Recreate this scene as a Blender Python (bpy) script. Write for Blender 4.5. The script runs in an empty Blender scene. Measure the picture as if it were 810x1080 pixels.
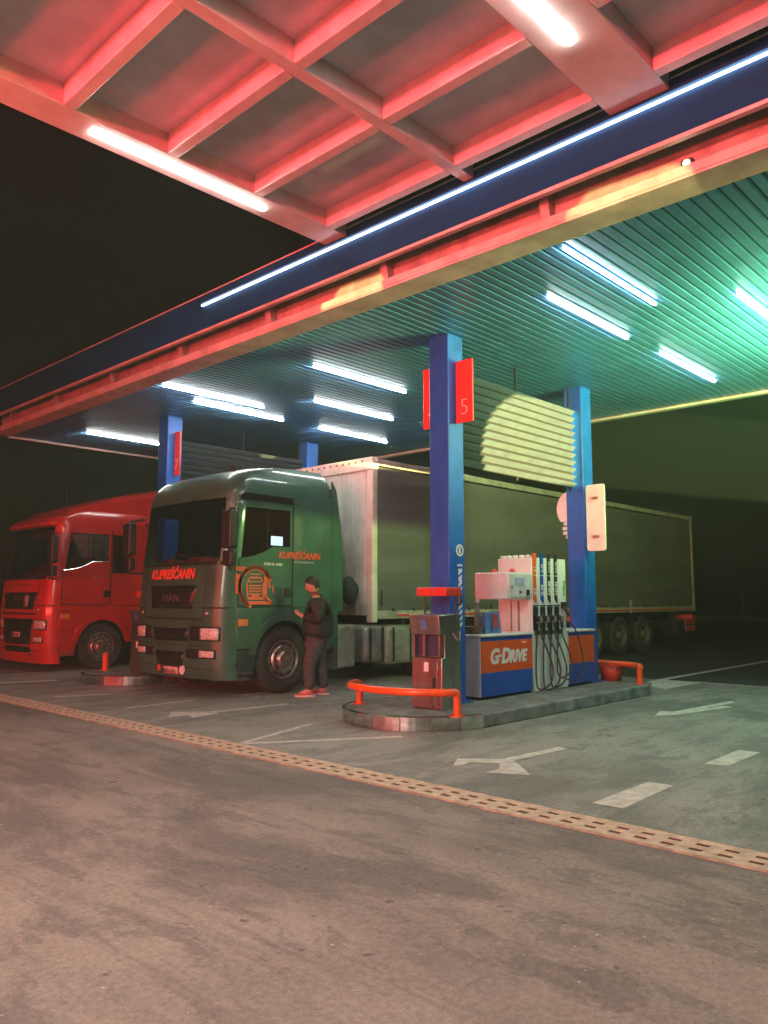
import bpy, bmesh, math, random
from mathutils import Vector, Matrix
random.seed(7)
sc = bpy.context.scene
COL = sc.collection
V = Vector

# ------------------------------------------------------------------ materials
MATS = {}
def mat(name, col, rough=0.5, metal=0.0, var=0.12, nscale=6.0, bump=0.0, bscale=40.0, coat=0.0, rvar=0.1, emit=None, estr=0.0, stretch=None, dirt=None):
    if name in MATS: return MATS[name]
    m = bpy.data.materials.new(name); m.use_nodes = True
    nt = m.node_tree; N = nt.nodes; L = nt.links
    b = N['Principled BSDF']
    b.inputs['Roughness'].default_value = rough
    b.inputs['Metallic'].default_value = metal
    if coat:
        b.inputs['Coat Weight'].default_value = coat; b.inputs['Coat Roughness'].default_value = 0.06
    tc = N.new('ShaderNodeTexCoord')
    mp = N.new('ShaderNodeMapping'); L.new(tc.outputs['Object'], mp.inputs[0])
    if stretch: mp.inputs['Scale'].default_value = stretch
    nz = N.new('ShaderNodeTexNoise'); nz.inputs['Scale'].default_value = nscale; nz.inputs['Detail'].default_value = 7; nz.inputs['Roughness'].default_value = 0.62
    L.new(mp.outputs[0], nz.inputs['Vector'])
    rp = N.new('ShaderNodeValToRGB')
    c = V(col)
    d = V(dirt) if dirt else c*(1-2.2*var)
    rp.color_ramp.elements[0].position = 0.32; rp.color_ramp.elements[1].position = 0.66
    rp.color_ramp.elements[0].color = (*[max(0, x) for x in d], 1)
    rp.color_ramp.elements[1].color = (*[min(1, x) for x in c*(1+var*0.6)], 1)
    L.new(nz.outputs['Fac'], rp.inputs[0]); L.new(rp.outputs[0], b.inputs['Base Color'])
    mr = N.new('ShaderNodeMapRange'); mr.inputs[3].default_value = max(0.02, rough-rvar); mr.inputs[4].default_value = min(1, rough+rvar)
    L.new(nz.outputs['Fac'], mr.inputs[0]); L.new(mr.outputs[0], b.inputs['Roughness'])
    if bump:
        n2 = N.new('ShaderNodeTexNoise'); n2.inputs['Scale'].default_value = bscale; n2.inputs['Detail'].default_value = 5
        L.new(mp.outputs[0], n2.inputs['Vector'])
        bp = N.new('ShaderNodeBump'); bp.inputs['Strength'].default_value = bump; bp.inputs['Distance'].default_value = 0.01
        L.new(n2.outputs['Fac'], bp.inputs['Height']); L.new(bp.outputs[0], b.inputs['Normal'])
    if emit:
        b.inputs['Emission Color'].default_value = (*emit, 1); b.inputs['Emission Strength'].default_value = estr
    MATS[name] = m
    return m

def glass(name, tint=(.55,.6,.6), fac=0.14):
    m = bpy.data.materials.new(name); m.use_nodes = True
    nt = m.node_tree; N = nt.nodes; L = nt.links
    N.remove(N['Principled BSDF'])
    t = N.new('ShaderNodeBsdfTransparent'); t.inputs[0].default_value = (*tint, 1)
    g = N.new('ShaderNodeBsdfGlossy'); g.inputs['Roughness'].default_value = 0.03; g.inputs[0].default_value = (.9,.9,.9,1)
    fr = N.new('ShaderNodeFresnel'); fr.inputs[0].default_value = 1.5
    nz = N.new('ShaderNodeTexNoise'); nz.inputs['Scale'].default_value = 3
    ad = N.new('ShaderNodeMath'); ad.operation = 'MULTIPLY_ADD'; ad.inputs[1].default_value = 0.08; 
    L.new(nz.outputs['Fac'], ad.inputs[0]); L.new(fr.outputs[0], ad.inputs[2])
    mx = N.new('ShaderNodeMixShader'); L.new(ad.outputs[0], mx.inputs[0]); L.new(t.outputs[0], mx.inputs[1]); L.new(g.outputs[0], mx.inputs[2])
    L.new(mx.outputs[0], N['Material Output'].inputs[0])
    MATS[name] = m
    return m

def emis(name, col, s):
    m = bpy.data.materials.new(name); m.use_nodes = True
    b = m.node_tree.nodes['Principled BSDF']
    b.inputs['Base Color'].default_value = (.8,.8,.8,1)
    b.inputs['Emission Color'].default_value = (*col,1); b.inputs['Emission Strength'].default_value = s
    MATS[name] = m
    return m

def ground_mat(name, base, dark, light, rough, kind):
    m = bpy.data.materials.new(name); m.use_nodes = True
    nt = m.node_tree; N = nt.nodes; L = nt.links
    b = N['Principled BSDF']
    tc = N.new('ShaderNodeTexCoord')
    def noise(scale, stretch=(1,1,1), det=6, rot=0, dist=0.0, rough_=0.6):
        mp = N.new('ShaderNodeMapping'); mp.inputs['Scale'].default_value = stretch; mp.inputs['Rotation'].default_value = (0,0,rot)
        L.new(tc.outputs['Object'], mp.inputs[0])
        n = N.new('ShaderNodeTexNoise'); n.inputs['Scale'].default_value = scale; n.inputs['Detail'].default_value = det
        n.inputs['Roughness'].default_value = rough_; n.inputs['Distortion'].default_value = dist
        L.new(mp.outputs[0], n.inputs['Vector']); return n.outputs['Fac']
    def ramp(f, p0, p1, c0, c1):
        r = N.new('ShaderNodeValToRGB'); r.color_ramp.elements[0].position = p0; r.color_ramp.elements[1].position = p1
        r.color_ramp.elements[0].color = (*c0,1); r.color_ramp.elements[1].color = (*c1,1); L.new(f, r.inputs[0]); return r.outputs[0]
    def mix(a, bcol, f, mode='MIX'):
        x = N.new('ShaderNodeMix'); x.data_type = 'RGBA'; x.blend_type = mode
        if isinstance(f, float): x.inputs[0].default_value = f
        else: L.new(f, x.inputs[0])
        L.new(a, x.inputs[6])
        if isinstance(bcol, tuple): x.inputs[7].default_value = (*bcol,1)
        else: L.new(bcol, x.inputs[7])
        return x.outputs[2]
    w = (1,1,1); k = (0,0,0)
    slab = kind == 'slab'
    ax = (.7,1.5,1) if slab else (1.5,.7,1)
    c = ramp(noise(0.7, ax, 10, 0.0, 0.25, .70), .40, .60, base, light)
    f = ramp(noise(0.55, ax, 12, 0.12, 0.35, .72), .49, .57, k, w)                 # worn dark patches with ragged rims
    c = mix(c, dark, mix(f, k, .35))
    f = ramp(noise(2.1, ax, 12, 0.1, 0.3, .76), .53, .57, k, w)                    # smaller blotches
    c = mix(c, tuple(x*1.1 for x in dark), mix(f, k, .45))
    f = ramp(noise(0.9, (.18,3.4,1) if slab else (3.4,.18,1), 9, 0.04, 0.12, .72), .55, .66, k, w)   # tyre tracks
    c = mix(c, tuple(x*.75 for x in dark), mix(f, k, .55))
    f = ramp(noise(6.5, w, 3, 0, .1, .5), .70, .73, k, w)                          # oil drips
    c = mix(c, tuple(x*.35 for x in dark), mix(f, k, .30))
    f = ramp(noise(17, w, 2, 0, .1, .5), .735, .75, k, w)
    c = mix(c, tuple(x*.4 for x in dark), mix(f, k, .35))
    f = ramp(noise(24, w, 1, 0, 0, .5), .765, .775, k, w)                          # pale grit
    c = mix(c, (.55,.5,.44), mix(f, k, .35))
    vo = N.new('ShaderNodeTexVoronoi'); vo.feature = 'DISTANCE_TO_EDGE'; vo.inputs['Scale'].default_value = .33
    wp = N.new('ShaderNodeVectorMath'); wp.operation = 'ADD'; L.new(tc.outputs['Object'], wp.inputs[0])
    wn = N.new('ShaderNodeTexNoise'); wn.inputs['Scale'].default_value = 1.3; wn.inputs['Detail'].default_value = 8; L.new(tc.outputs['Object'], wn.inputs['Vector'])
    ws = N.new('ShaderNodeVectorMath'); ws.operation = 'SCALE'; ws.inputs['Scale'].default_value = 1.1; L.new(wn.outputs['Color'], ws.inputs[0]); L.new(ws.outputs[0], wp.inputs[1]); L.new(wp.outputs[0], vo.inputs['Vector'])
    cr = ramp(vo.outputs['Distance'], .0, .006, w, k)                              # hairline cracks
    cm = ramp(noise(.6, w, 4, 0, 0, .6), .5, .6, k, w)
    crk = mix(cr, cm, 1.0, 'MULTIPLY')
    c = mix(c, tuple(x*.45 for x in dark), mix(crk, k, .45))
    g1 = ramp(noise(32, w, 6, 0, 0, .75), .28, .72, (.62,)*3, (1.30,)*3)
    c = mix(c, g1, 1.0, 'MULTIPLY')
    g2 = ramp(noise(170, w, 3, 0, 0, .7), .30, .70, (.68,)*3, (1.28,)*3)
    c = mix(c, g2, 1.0, 'MULTIPLY')
    if slab:                                                                        # joints between cast bays
        sx = N.new('ShaderNodeSeparateXYZ'); L.new(tc.outputs['Object'], sx.inputs[0])
        for out, per in ((0, 4.6),(1, 3.3)):
            md = N.new('ShaderNodeMath'); md.operation = 'PINGPONG'; md.inputs[1].default_value = per/2; L.new(sx.outputs[out], md.inputs[0])
            jt = ramp(md.outputs[0], .0, .012, w, k); c = mix(c, tuple(x*.4 for x in dark), mix(jt, k, .5))
    L.new(c, b.inputs['Base Color'])
    mr = N.new('ShaderNodeMapRange'); mr.inputs[3].default_value = rough-.12; mr.inputs[4].default_value = rough+.14
    L.new(noise(0.8, (1,2,1), 6, .3, .5), mr.inputs[0]); L.new(mr.outputs[0], b.inputs['Roughness'])
    bp = N.new('ShaderNodeBump'); bp.inputs['Strength'].default_value = 0.35 if kind!='slab' else .16; bp.inputs['Distance'].default_value = 0.006
    L.new(noise(130, (1,1,1), 4, 0, 0, .7), bp.inputs['Height']); L.new(bp.outputs[0], b.inputs['Normal'])
    MATS[name] = m
    return m

# ------------------------------------------------------------------ objects
ORG = {}
def thing(name, label, cat, loc=(0,0,0), group=None, kind=None):
    o = bpy.data.objects.new(name, None); COL.objects.link(o); o.location = loc; o.empty_display_size = .2
    o['label'] = label; o['category'] = cat
    if group: o['group'] = group
    if kind: o['kind'] = kind
    ORG[o] = V(loc)
    return o
def tag(o, label, cat, group=None, kind=None):
    o['label'] = label; o['category'] = cat
    if group: o['group'] = group
    if kind: o['kind'] = kind
    return o
def copy_tree(o, off=None, parent=None):
    c = o.copy(); COL.objects.link(c); c.parent = parent
    if off is not None: c.location = o.location + V(off)
    for ch in list(o.children): copy_tree(ch, None, c)
    return c

class MB:
    def __init__(s): s.v = []; s.f = []; s.mi = []; s.m = 0; s.sm = []
    def mat(s, i): s.m = i; return s
    def face(s, idx, smooth=False): s.f.append(idx); s.mi.append(s.m); s.sm.append(smooth)
    def poly(s, pts, smooth=False):
        n = len(s.v); s.v += [V(p) for p in pts]; s.face(list(range(n, n+len(pts))), smooth); return s
    def box(s, x0,x1,y0,y1,z0,z1):
        n = len(s.v)
        s.v += [V(p) for p in ((x0,y0,z0),(x1,y0,z0),(x1,y1,z0),(x0,y1,z0),(x0,y0,z1),(x1,y0,z1),(x1,y1,z1),(x0,y1,z1))]
        for q in ((0,3,2,1),(4,5,6,7),(0,1,5,4),(1,2,6,5),(2,3,7,6),(3,0,4,7)): s.face([n+i for i in q])
        return s
    def prism(s, pts, d, smooth=False):
        """pts: 3D polygon; d: extrusion vector"""
        n = len(s.v); k = len(pts); d = V(d)
        s.v += [V(p) for p in pts] + [V(p)+d for p in pts]
        s.face(list(range(n+k-1, n-1, -1))); s.face(list(range(n+k, n+2*k)))
        for i in range(k): j = (i+1) % k; s.face([n+i, n+j, n+k+j, n+k+i], smooth)
        return s
    def tube(s, pts, r, n=10, cap=True):
        pts = [V(p) for p in pts]; k = len(pts); base = len(s.v)
        rs = r if isinstance(r, (list, tuple)) else [r]*k
        up = None
        for i, p in enumerate(pts):
            t = (pts[min(i+1,k-1)] - pts[max(i-1,0)])
            t = t.normalized() if t.length > 1e-9 else V((0,0,1))
            if up is None:
                up = t.orthogonal().normalized()
            else:
                up = (up - t*up.dot(t)); up = up.normalized() if up.length > 1e-6 else t.orthogonal().normalized()
            w = t.cross(up)
            for a in range(n):
                th = 2*math.pi*a/n; s.v.append(p + (up*math.cos(th) + w*math.sin(th))*rs[i])
        for i in range(k-1):
            for a in range(n):
                b = (a+1) % n; s.face([base+i*n+a, base+i*n+b, base+(i+1)*n+b, base+(i+1)*n+a], True)
        if cap:
            s.face([base+a for a in range(n-1,-1,-1)]); s.face([base+(k-1)*n+a for a in range(n)])
        return s
    def cyl(s, p0, p1, r, n=20, r1=None): return s.tube([p0,p1],[r, r if r1 is None else r1], n)
    def lathe(s, c, axis, prof, n=40, close=False):
        """prof: list of (radius, along axis)"""
        c = V(c); ax = V(axis).normalized(); u = ax.orthogonal().normalized(); w = ax.cross(u); base = len(s.v); k = len(prof)
        for r, h in prof:
            for a in range(n):
                th = 2*math.pi*a/n; s.v.append(c + ax*h + (u*math.cos(th)+w*math.sin(th))*max(r,1e-4))
        for i in range(k-1 if not close else k):
            i2 = (i+1) % k
            for a in range(n):
                b = (a+1) % n; s.face([base+i*n+a, base+i*n+b, base+i2*n+b, base+i2*n+a], True)
        return s
    def build(s, name, mats, parent=None, bevel=0, seg=2, recalc=True, solid=0, angle=35, label=None, split=False):
        if split:
            par = list(range(len(s.v)))
            def fd(a):
                while par[a] != a: par[a] = par[par[a]]; a = par[a]
                return a
            for f in s.f:
                for q in f[1:]: par[fd(q)] = fd(f[0])
            groups = {}
            for k, f in enumerate(s.f): groups.setdefault(fd(f[0]), []).append(k)
            out = []
            for ks in groups.values():
                g = MB(); used = sorted({i for k in ks for i in s.f[k]}); mp = {u:i for i,u in enumerate(used)}
                g.v = [s.v[u] for u in used]; g.f = [[mp[i] for i in s.f[k]] for k in ks]; g.mi = [s.mi[k] for k in ks]; g.sm = [s.sm[k] for k in ks]
                out.append(g.build(name, mats, parent, bevel, seg, recalc, solid, angle, label))
            return out[0]
        root = parent
        off = V((0,0,0))
        while root is not None:
            if root in ORG: off = ORG[root]; break
            root = root.parent
        me = bpy.data.meshes.new(name)
        me.from_pydata([tuple(p-off) for p in s.v], [], s.f)
        if not isinstance(mats, (list,tuple)): mats = [mats]
        for m in mats: me.materials.append(m)
        for p, i, q in zip(me.polygons, s.mi, s.sm): p.material_index = i; p.use_smooth = True
        if recalc:
            bm = bmesh.new(); bm.from_mesh(me); bmesh.ops.recalc_face_normals(bm, faces=bm.faces); bm.to_mesh(me); bm.free()
        me.set_sharp_from_angle(angle=math.radians(angle))
        o = bpy.data.objects.new(name, me); COL.objects.link(o)
        if parent is not None: o.parent = parent
        if solid:
            md = o.modifiers.new('solid','SOLIDIFY'); md.thickness = solid; md.offset = -1
        if bevel:
            md = o.modifiers.new('bevel','BEVEL'); md.width = bevel; md.segments = seg; md.limit_method = 'ANGLE'; md.angle_limit = math.radians(40)
            md.harden_normals = False
        if label: o['label'] = label
        return o

def text(name, s, size, m, parent, origin, xdir, ydir, shear=0.0, ext=0.002, align='LEFT', width=None, offset=0.0, space=1.0):
    cu = bpy.data.curves.new(name, 'FONT'); cu.body = s; cu.size = size; cu.shear = shear; cu.extrude = ext; cu.align_x = align; cu.offset = offset
    cu.space_character = space; cu.resolution_u = 3
    t = bpy.data.objects.new(name, cu); COL.objects.link(t)
    dg = bpy.context.evaluated_depsgraph_get(); dg.update()
    me = bpy.data.meshes.new_from_object(t.evaluated_get(dg))
    bpy.data.objects.remove(t)
    xd = V(xdir).normalized(); yd = V(ydir).normalized(); nd = xd.cross(yd)
    root = parent; off = V((0,0,0))
    while root is not None:
        if root in ORG: off = ORG[root]; break
        root = root.parent
    sx = 1.0
    if width:
        xs = [v.co.x for v in me.vertices]; sx = width/max(1e-6, max(xs)-min(xs))
    for v in me.vertices:
        p = V(origin) + xd*v.co.x*sx + yd*v.co.y + nd*v.co.z
        v.co = p - off
    me.materials.clear(); me.materials.append(m)
    o = bpy.data.objects.new(name, me); COL.objects.link(o); o.parent = parent
    return o

def arc(c, r, a0, a1, n, plane='xy'):
    out = []
    for i in range(n+1):
        a = math.radians(a0 + (a1-a0)*i/n); p, q = r*math.cos(a), r*math.sin(a)
        if plane == 'xy': out.append((c[0]+p, c[1]+q, c[2]))
        elif plane == 'xz': out.append((c[0]+p, c[1], c[2]+q))
        else: out.append((c[0], c[1]+p, c[2]+q))
    return out
def spline(pts, n=8):
    pts = [V(p) for p in pts]; out = []
    P = [pts[0]*2-pts[1]] + pts + [pts[-1]*2-pts[-2]]
    for i in range(1, len(P)-2):
        for j in range(n):
            t = j/n; a,b,c,d = P[i-1],P[i],P[i+1],P[i+2]
            out.append(0.5*((2*b)+(c-a)*t+(2*a-5*b+4*c-d)*t*t+(3*b-a-3*c+d)*t**3))
    out.append(pts[-1]); return out

# ------------------------------------------------------------------ palette
BLUE   = mat('blue_paint', (.003,.11,.50), .45, var=.12, coat=.1)
BLUEF  = mat('fascia_blue', (.003,.055,.15), .62, var=.12, nscale=2)
CEIL   = mat('ceiling_slat', (.06,.22,.46), .38, metal=.35, var=.10, nscale=3)
VOID   = mat('dark_void', (.015,.018,.022), .9)
LOUV   = mat('louvre_paint', (.06,.075,.10), .5, var=.1)
BEAMW  = mat('beam_paint', (.55,.50,.47), .45, var=.14, nscale=3, dirt=(.36,.32,.29))
WEB    = mat('web_paint', (.40,.36,.32), .55, var=.18, nscale=4)
PERG   = mat('pergola_paint', (.62,.56,.55), .42, var=.10, nscale=3)
PANEL  = mat('roof_panel', (.56,.60,.68), .14, var=.14, nscale=1.2, rvar=.06)
SIGNR  = mat('sign_red', (.62,.045,.03), .4, var=.05)
WHITE  = mat('white_paint', (.78,.78,.76), .38, var=.06, coat=.2)
WHITEG = mat('white_marking', (.66,.65,.58), .6, var=.16, nscale=9, dirt=(.42,.42,.37), bump=.2)
ORANGE = mat('orange_rail', (.82,.11,.015), .32, var=.10, coat=.4)
ORPAN  = mat('orange_panel', (.76,.10,.018), .38, var=.05)
BLUEP  = mat('blue_panel', (.008,.075,.42), .38, var=.06)
STEEL  = mat('brushed_steel', (.42,.40,.38), .30, metal=.92, var=.14, nscale=5, stretch=(1,1,.1))
STEELK = mat('kerb_steel', (.70,.68,.66), .12, metal=1.0, var=.18, nscale=7, rvar=.08)
CONC   = mat('island_concrete', (.22,.215,.20), .75, var=.28, nscale=5, bump=.3, bscale=80)
KERBC  = mat('kerb_concrete', (.26,.27,.27), .7, var=.3, nscale=4, bump=.3, bscale=60)
for m_ in (BLUEF,): m_.node_tree.nodes['Principled BSDF'].inputs['Specular IOR Level'].default_value = .12
BLACK  = mat('black_plastic', (.018,.018,.018), .45, var=.2)
RUB    = mat('rubber', (.02,.02,.02), .75, var=.35, nscale=14, dirt=(.045,.04,.036), bump=.2, bscale=120)
GREENP = mat('green_truck_paint', (.048,.135,.092), .38, metal=.1, var=.16, nscale=2.5, coat=.7)
REDP   = mat('red_truck_paint', (.50,.008,.012), .32, var=.10, nscale=2.5, coat=.7)
GRILLE = mat('grille_black', (.014,.013,.013), .35, var=.2)
CHROME = mat('chrome', (.72,.7,.68), .14, metal=1.0, var=.08)
RIMM   = mat('rim_metal', (.42,.39,.36), .38, metal=.75, var=.30, nscale=18, dirt=(.15,.12,.10))
LENS   = mat('lamp_lens', (.75,.72,.70), .1, var=.25, nscale=30, coat=.9)
AMBER  = mat('amber_lens', (.75,.24,.06), .2, coat=.6)
REDLET = mat('red_lettering_and_reflection', (.80,.10,.05), .4, var=.04)
GREYLET= mat('silver_lettering', (.55,.52,.5), .3, metal=.6)
CREAM  = mat('trailer_cream', (.70,.67,.62), .45, var=.12, nscale=3)
TARP   = mat('tarp_grey', (.14,.136,.142), .5, var=.16, nscale=1.4, bump=.25, bscale=3.0, stretch=(.4,1,1.4))
TARPR  = mat('trailer_rail', (.42,.40,.37), .5, var=.2, nscale=5)
CHASS  = mat('chassis_dark', (.018,.017,.016), .7, var=.3)
TANKM  = mat('tank_metal', (.42,.41,.38), .4, metal=.4, var=.2, nscale=4)
INTER  = mat('cab_interior', (.045,.04,.038), .8, var=.2)
REDREF = mat('red_reflector', (.65,.06,.05), .3, var=.1)
DRAINM = mat('drain_tan', (.60,.50,.36), .65, var=.16, nscale=12, dirt=(.36,.28,.19), bump=.3, bscale=70)
SLOTD  = mat('drain_void', (.11,.05,.03), .9, var=.4, nscale=5, dirt=(.02,.015,.012))
SKIN   = mat('skin', (.52,.29,.2), .5, var=.05)
JACK   = mat('jacket_black', (.011,.011,.013), .7, var=.3, nscale=20, bump=1.0, bscale=11)
TROU   = mat('trousers_grey', (.075,.07,.08), .85, var=.25, nscale=16, bump=1.0, bscale=13)
SHOE   = mat('shoe_pink', (.60,.12,.14), .55, var=.2, nscale=25)
SOLE   = mat('shoe_sole', (.70,.55,.52), .6)
HAIR   = mat('hair_dark', (.012,.010,.009), .6, var=.3, nscale=40)
GLASS  = glass('cab_glass')
TUBE   = emis('tube_light', (1.0,1.0,.88), 66.0)
TUBEP  = emis('pergola_tube_light', (1.0,.93,.84), 48.0)
STRIP  = emis('strip_light', (.92,.95,1.0), 10.0)
SCREEN = emis('reflected_sign_glow', (.62,.88,1.0), 1.6)  # glow of a sign reflected in the cab window
LCD    = mat('lcd', (.30,.33,.42), .2, emit=(.35,.4,.55), estr=.12)
BULBW  = mat('sign_cream', (.72,.68,.60), .45, var=.03, emit=(1,.9,.7), estr=.10)
HOTL   = emis('small_lamp', (1,.85,.6), 22.0)
STRETA = mat('stripe_green', (.10,.42,.24), .4)
STRK   = mat('stripe_black', (.03,.03,.035), .4)
BLUEL  = mat('leaflet_blue', (.10,.22,.50), .45, var=.2, nscale=14)
BROWN  = mat('brown_wicker', (.16,.085,.04), .7, var=.4, nscale=25, bump=.5)
GREYP  = mat('grey_plastic', (.22,.21,.2), .5)
ASPH = ground_mat('apron_asphalt', (.19,.182,.156), (.105,.103,.094), (.285,.262,.22), .74, 'asphalt')
SLAB = ground_mat('forecourt_concrete', (.25,.255,.225), (.125,.135,.12), (.34,.34,.30), .60, 'slab')
FARA = mat('far_asphalt', (.05,.052,.05), .8, var=.25, nscale=.8, bump=.2)

# ------------------------------------------------------------------ ground
def sheet(name, pts, m, z):
    mb = MB(); mb.poly([(x,y,z) for x,y in pts])
    o = mb.build(name, m, recalc=False); o['kind'] = 'structure'; return o
sheet('ground', [(-300,-300),(300,-300),(300,300),(-300,300)], FARA, -0.008)
sheet('apron', [(-30,-40),(4.80,-40),(4.80,60),(-30,60)], ASPH, 0.0)
sheet('forecourt_pavement', [(4.80,-14),(13.75,-14),(13.75,30),(4.80,30)], SLAB, 0.0)
def marking(pts, z=0.004, m=None):
    mb = MB(); mb.poly([(x,y,z) for x,y in pts]); o = mb.build('road_marking', m or WHITEG, recalc=False); o['kind'] = 'structure'; return o
def stroke(a, b, w, z=0.004): 
    a = V((*a,0)); b = V((*b,0)); d = (b-a).normalized(); n = V((-d.y,d.x,0))*w/2
    return marking([(p.x,p.y) for p in (a+n,a-n,b-n,b+n)], z)
marking([(5.14,2.86),(5.16,2.63),(6.04,2.66),(6.03,2.86)])
marking([(7.02,2.81),(7.05,2.62),(7.88,2.63),(7.86,2.82)])
for x in (9.2,11.2): marking([(x,2.82),(x,2.64),(x+.85,2.64),(x+.85,2.82)])
# two headed arrow in lane five
marking([(6.85,4.14),(5.98,4.20),(5.98,4.08),(6.80,4.02)])
marking([(5.98,4.20),(5.72,4.50),(5.45,4.34),(5.52,4.28),(5.66,4.33),(5.80,4.10),(5.62,3.98),(5.42,3.98),(5.60,3.66),(5.90,3.98),(5.98,4.08)])
# worn arrow further along the lane
marking([(11.5,4.2),(9.9,4.35),(9.9,4.22),(11.4,4.1)]); marking([(9.9,4.5),(9.4,4.35),(9.7,4.2),(10.9,3.95),(10.95,4.1),(9.95,4.22)])
# lane between the lorries
stroke((5.34,9.68),(6.45,9.78),.10); stroke((7.2,9.70),(7.95,9.76),.10); stroke((5.9,8.55),(7.05,8.47),.11)
marking([(5.9,8.60),(5.55,8.95),(5.30,8.60),(5.55,8.56),(5.45,8.32),(5.9,8.40)])
stroke((5.2,11.55),(5.95,11.30),.16); stroke((5.0,14.2),(6.3,13.9),.25)
# chevron before the island nose
stroke((4.84,6.50),(6.22,5.62),.09); stroke((4.84,6.52),(6.15,6.95),.07)
stroke((13.75,6.18),(30,6.30),.14); stroke((13.72,-6),(13.72,5.6),.10); marking([(12.3,5.5),(13.7,5.45),(13.75,6.25),(13.1,6.2),(12.6,5.9)])
# drain channel: tan grate with two rows of slots across the whole apron
dr = thing('drain_channel', 'long tan slotted drain grating running across the forecourt edge', 'drain', (4.65,6,0))
mb = MB()
W0, W1 = 4.50, 4.80; y = -3.0; pitch = .165
rows = [(4.57,4.622),(4.678,4.73)]
xs = [W0, rows[0][0], rows[0][1], rows[1][0], rows[1][1], W1]
while y < 22:
    for i in range(5):
        if i in (1,3): 
            mb.poly([(xs[i],y,.010),(xs[i+1],y,.010),(xs[i+1],y+.085,.010),(xs[i],y+.085,.010)])
            a,b_,c0,c1 = xs[i],xs[i+1],y+.085,y+pitch
            for q in ([(a,c0),(b_,c0)],[(b_,c0),(b_,c1)],[(b_,c1),(a,c1)],[(a,c1),(a,c0)]):
                mb.poly([(q[0][0],q[0][1],.010),(q[1][0],q[1][1],.010),(q[1][0],q[1][1],.005),(q[0][0],q[0][1],.005)])
        else: mb.poly([(xs[i],y,.010),(xs[i+1],y,.010),(xs[i+1],y+pitch,.010),(xs[i],y+pitch,.010)])
    y += pitch
g = mb.build('grating', DRAINM, dr, recalc=False)
mb = MB(); mb.poly([(W0,-3,.006),(W1,-3,.006),(W1,22,.006),(W0,22,.006)]); mb.build('channel', SLOTD, dr, recalc=False)
mb = MB(); mb.box(W0-.012,W0-.002,-3,22,0.001,.0115).box(W1+.002,W1+.012,-3,22,0.001,.0115); mb.build('edge_rail', mat('rust_edge',(.40,.34,.25),.8,var=.3), dr, split=True)

# far side of the road
mb = MB(); d = V((2.9,-3.05,0)).normalized(); a = V((49.9,19.9,0))-d*60; b_ = a+d*190; n_ = V((-d.y,d.x,0))
n_ = n_ if n_.x > 0 else -n_
mb.prism([a, a+n_*.35, a+n_*.35+V((0,0,.42)), a+V((0,0,.42))], b_-a)
o = mb.build('far_kerb_wall', mat('far_concrete',(.18,.18,.165),.8,var=.2,nscale=1)); tag(o, 'low pale concrete kerb wall along the dark far edge of the road', 'wall')
mb = MB(); p = V((54.2,18.7,0))
mb.cyl(p, p+V((0,0,1.75)), .06, 8, .05).box(p.x-.09,p.x+.09,p.y-.09,p.y+.09,1.7,1.85)
o = mb.build('marker_post', mat('post_grey',(.2,.2,.19),.6)); tag(o, 'thin grey post standing alone behind the far kerb', 'post')

# ------------------------------------------------------------------ canopy
YL, YR, XF, XB, ZC = 16.75, -9.0, 5.9, 13.45, 4.80
can = thing('station_canopy', 'large flat blue filling station roof with slatted ceiling over both trucks', 'canopy', (9.6,6,0))
mb = MB(); mb.box(XF, XF+.05, YR, YL, 5.10, 5.60); mb.build('fascia', BLUEF, can, bevel=.008)
mb = MB(); mb.box(XF-.012, XF-.002, YR, YL, 5.585, 5.602); mb.build('fascia_trim', BEAMW, can)
mb = MB(); mb.box(XF-.003, XF+.055, YR, YL, 5.062, 5.096); mb.build('fascia_lip', BEAMW, can)
# edge beam behind the fascia
mb = MB(); mb.box(6.00,6.34,YR,YL-.02,4.775,4.80); mb.box(6.00,6.02,YR,YL-.02,4.802,4.885); eb = mb.build('edge_beam', BEAMW, can, bevel=.004)
mb = MB(); mb.box(6.19,6.22,YR,YL-.02,4.805,5.30); mb.build('beam_web', WEB, can)
for k in range(12):
    y = YL-.8-k*2.05
    mb = MB(); mb.prism([(6.06,y,5.10),(6.06,y,5.30),(6.188,y,5.30),(6.188,y,4.81),(6.13,y,4.81),(6.10,y,4.92)], (0,.10,0)); mb.build('gusset', WEB, can, bevel=.006)
# ceiling of slats running along the lanes
mb = MB(); y = YR+.1
while y < YL-.05:
    a = y; b_ = y+.094
    mb.prism([(6.34,a,4.835),(6.34,a+.006,4.80),(6.34,b_-.006,4.80),(6.34,b_,4.835)], (XB-.12-6.34,0,0)); y += .12
mb.build('ceiling', CEIL, can, angle=20)
mb = MB(); mb.box(6.225,XB,YR,YL,4.90,5.5); mb.build('roof_deck', VOID, can)
mb = MB(); mb.box(6.34,XB,YL-.02,YL+.05,4.76,4.80); mb.box(6.34,XB+.05,YL-.02,YL+.05,4.84,4.88)
mb.box(XB-.1,XB+.04,YR,YL,4.76,4.80); mb.box(XB-.08,XB+.04,YR,YL,4.84,4.88)
mb.build('edge_trim', BEAMW, can, bevel=.005, split=True)
mb = MB(); mb.box(6.34,XB,YL+.0,YL+.03,4.802,4.838).box(XB-.02,XB+.02,YR,YL,4.802,4.838); mb.build('trim_stripe', REDREF, can, split=True)
mb = MB(); mb.box(6.3,XB+.04,YL-.01,YL+.045,4.885,5.5).box(XB-.02,XB+.045,YR,YL,4.885,5.5); mb.build('rear_fascia', BLUEF, can, split=True)
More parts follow.
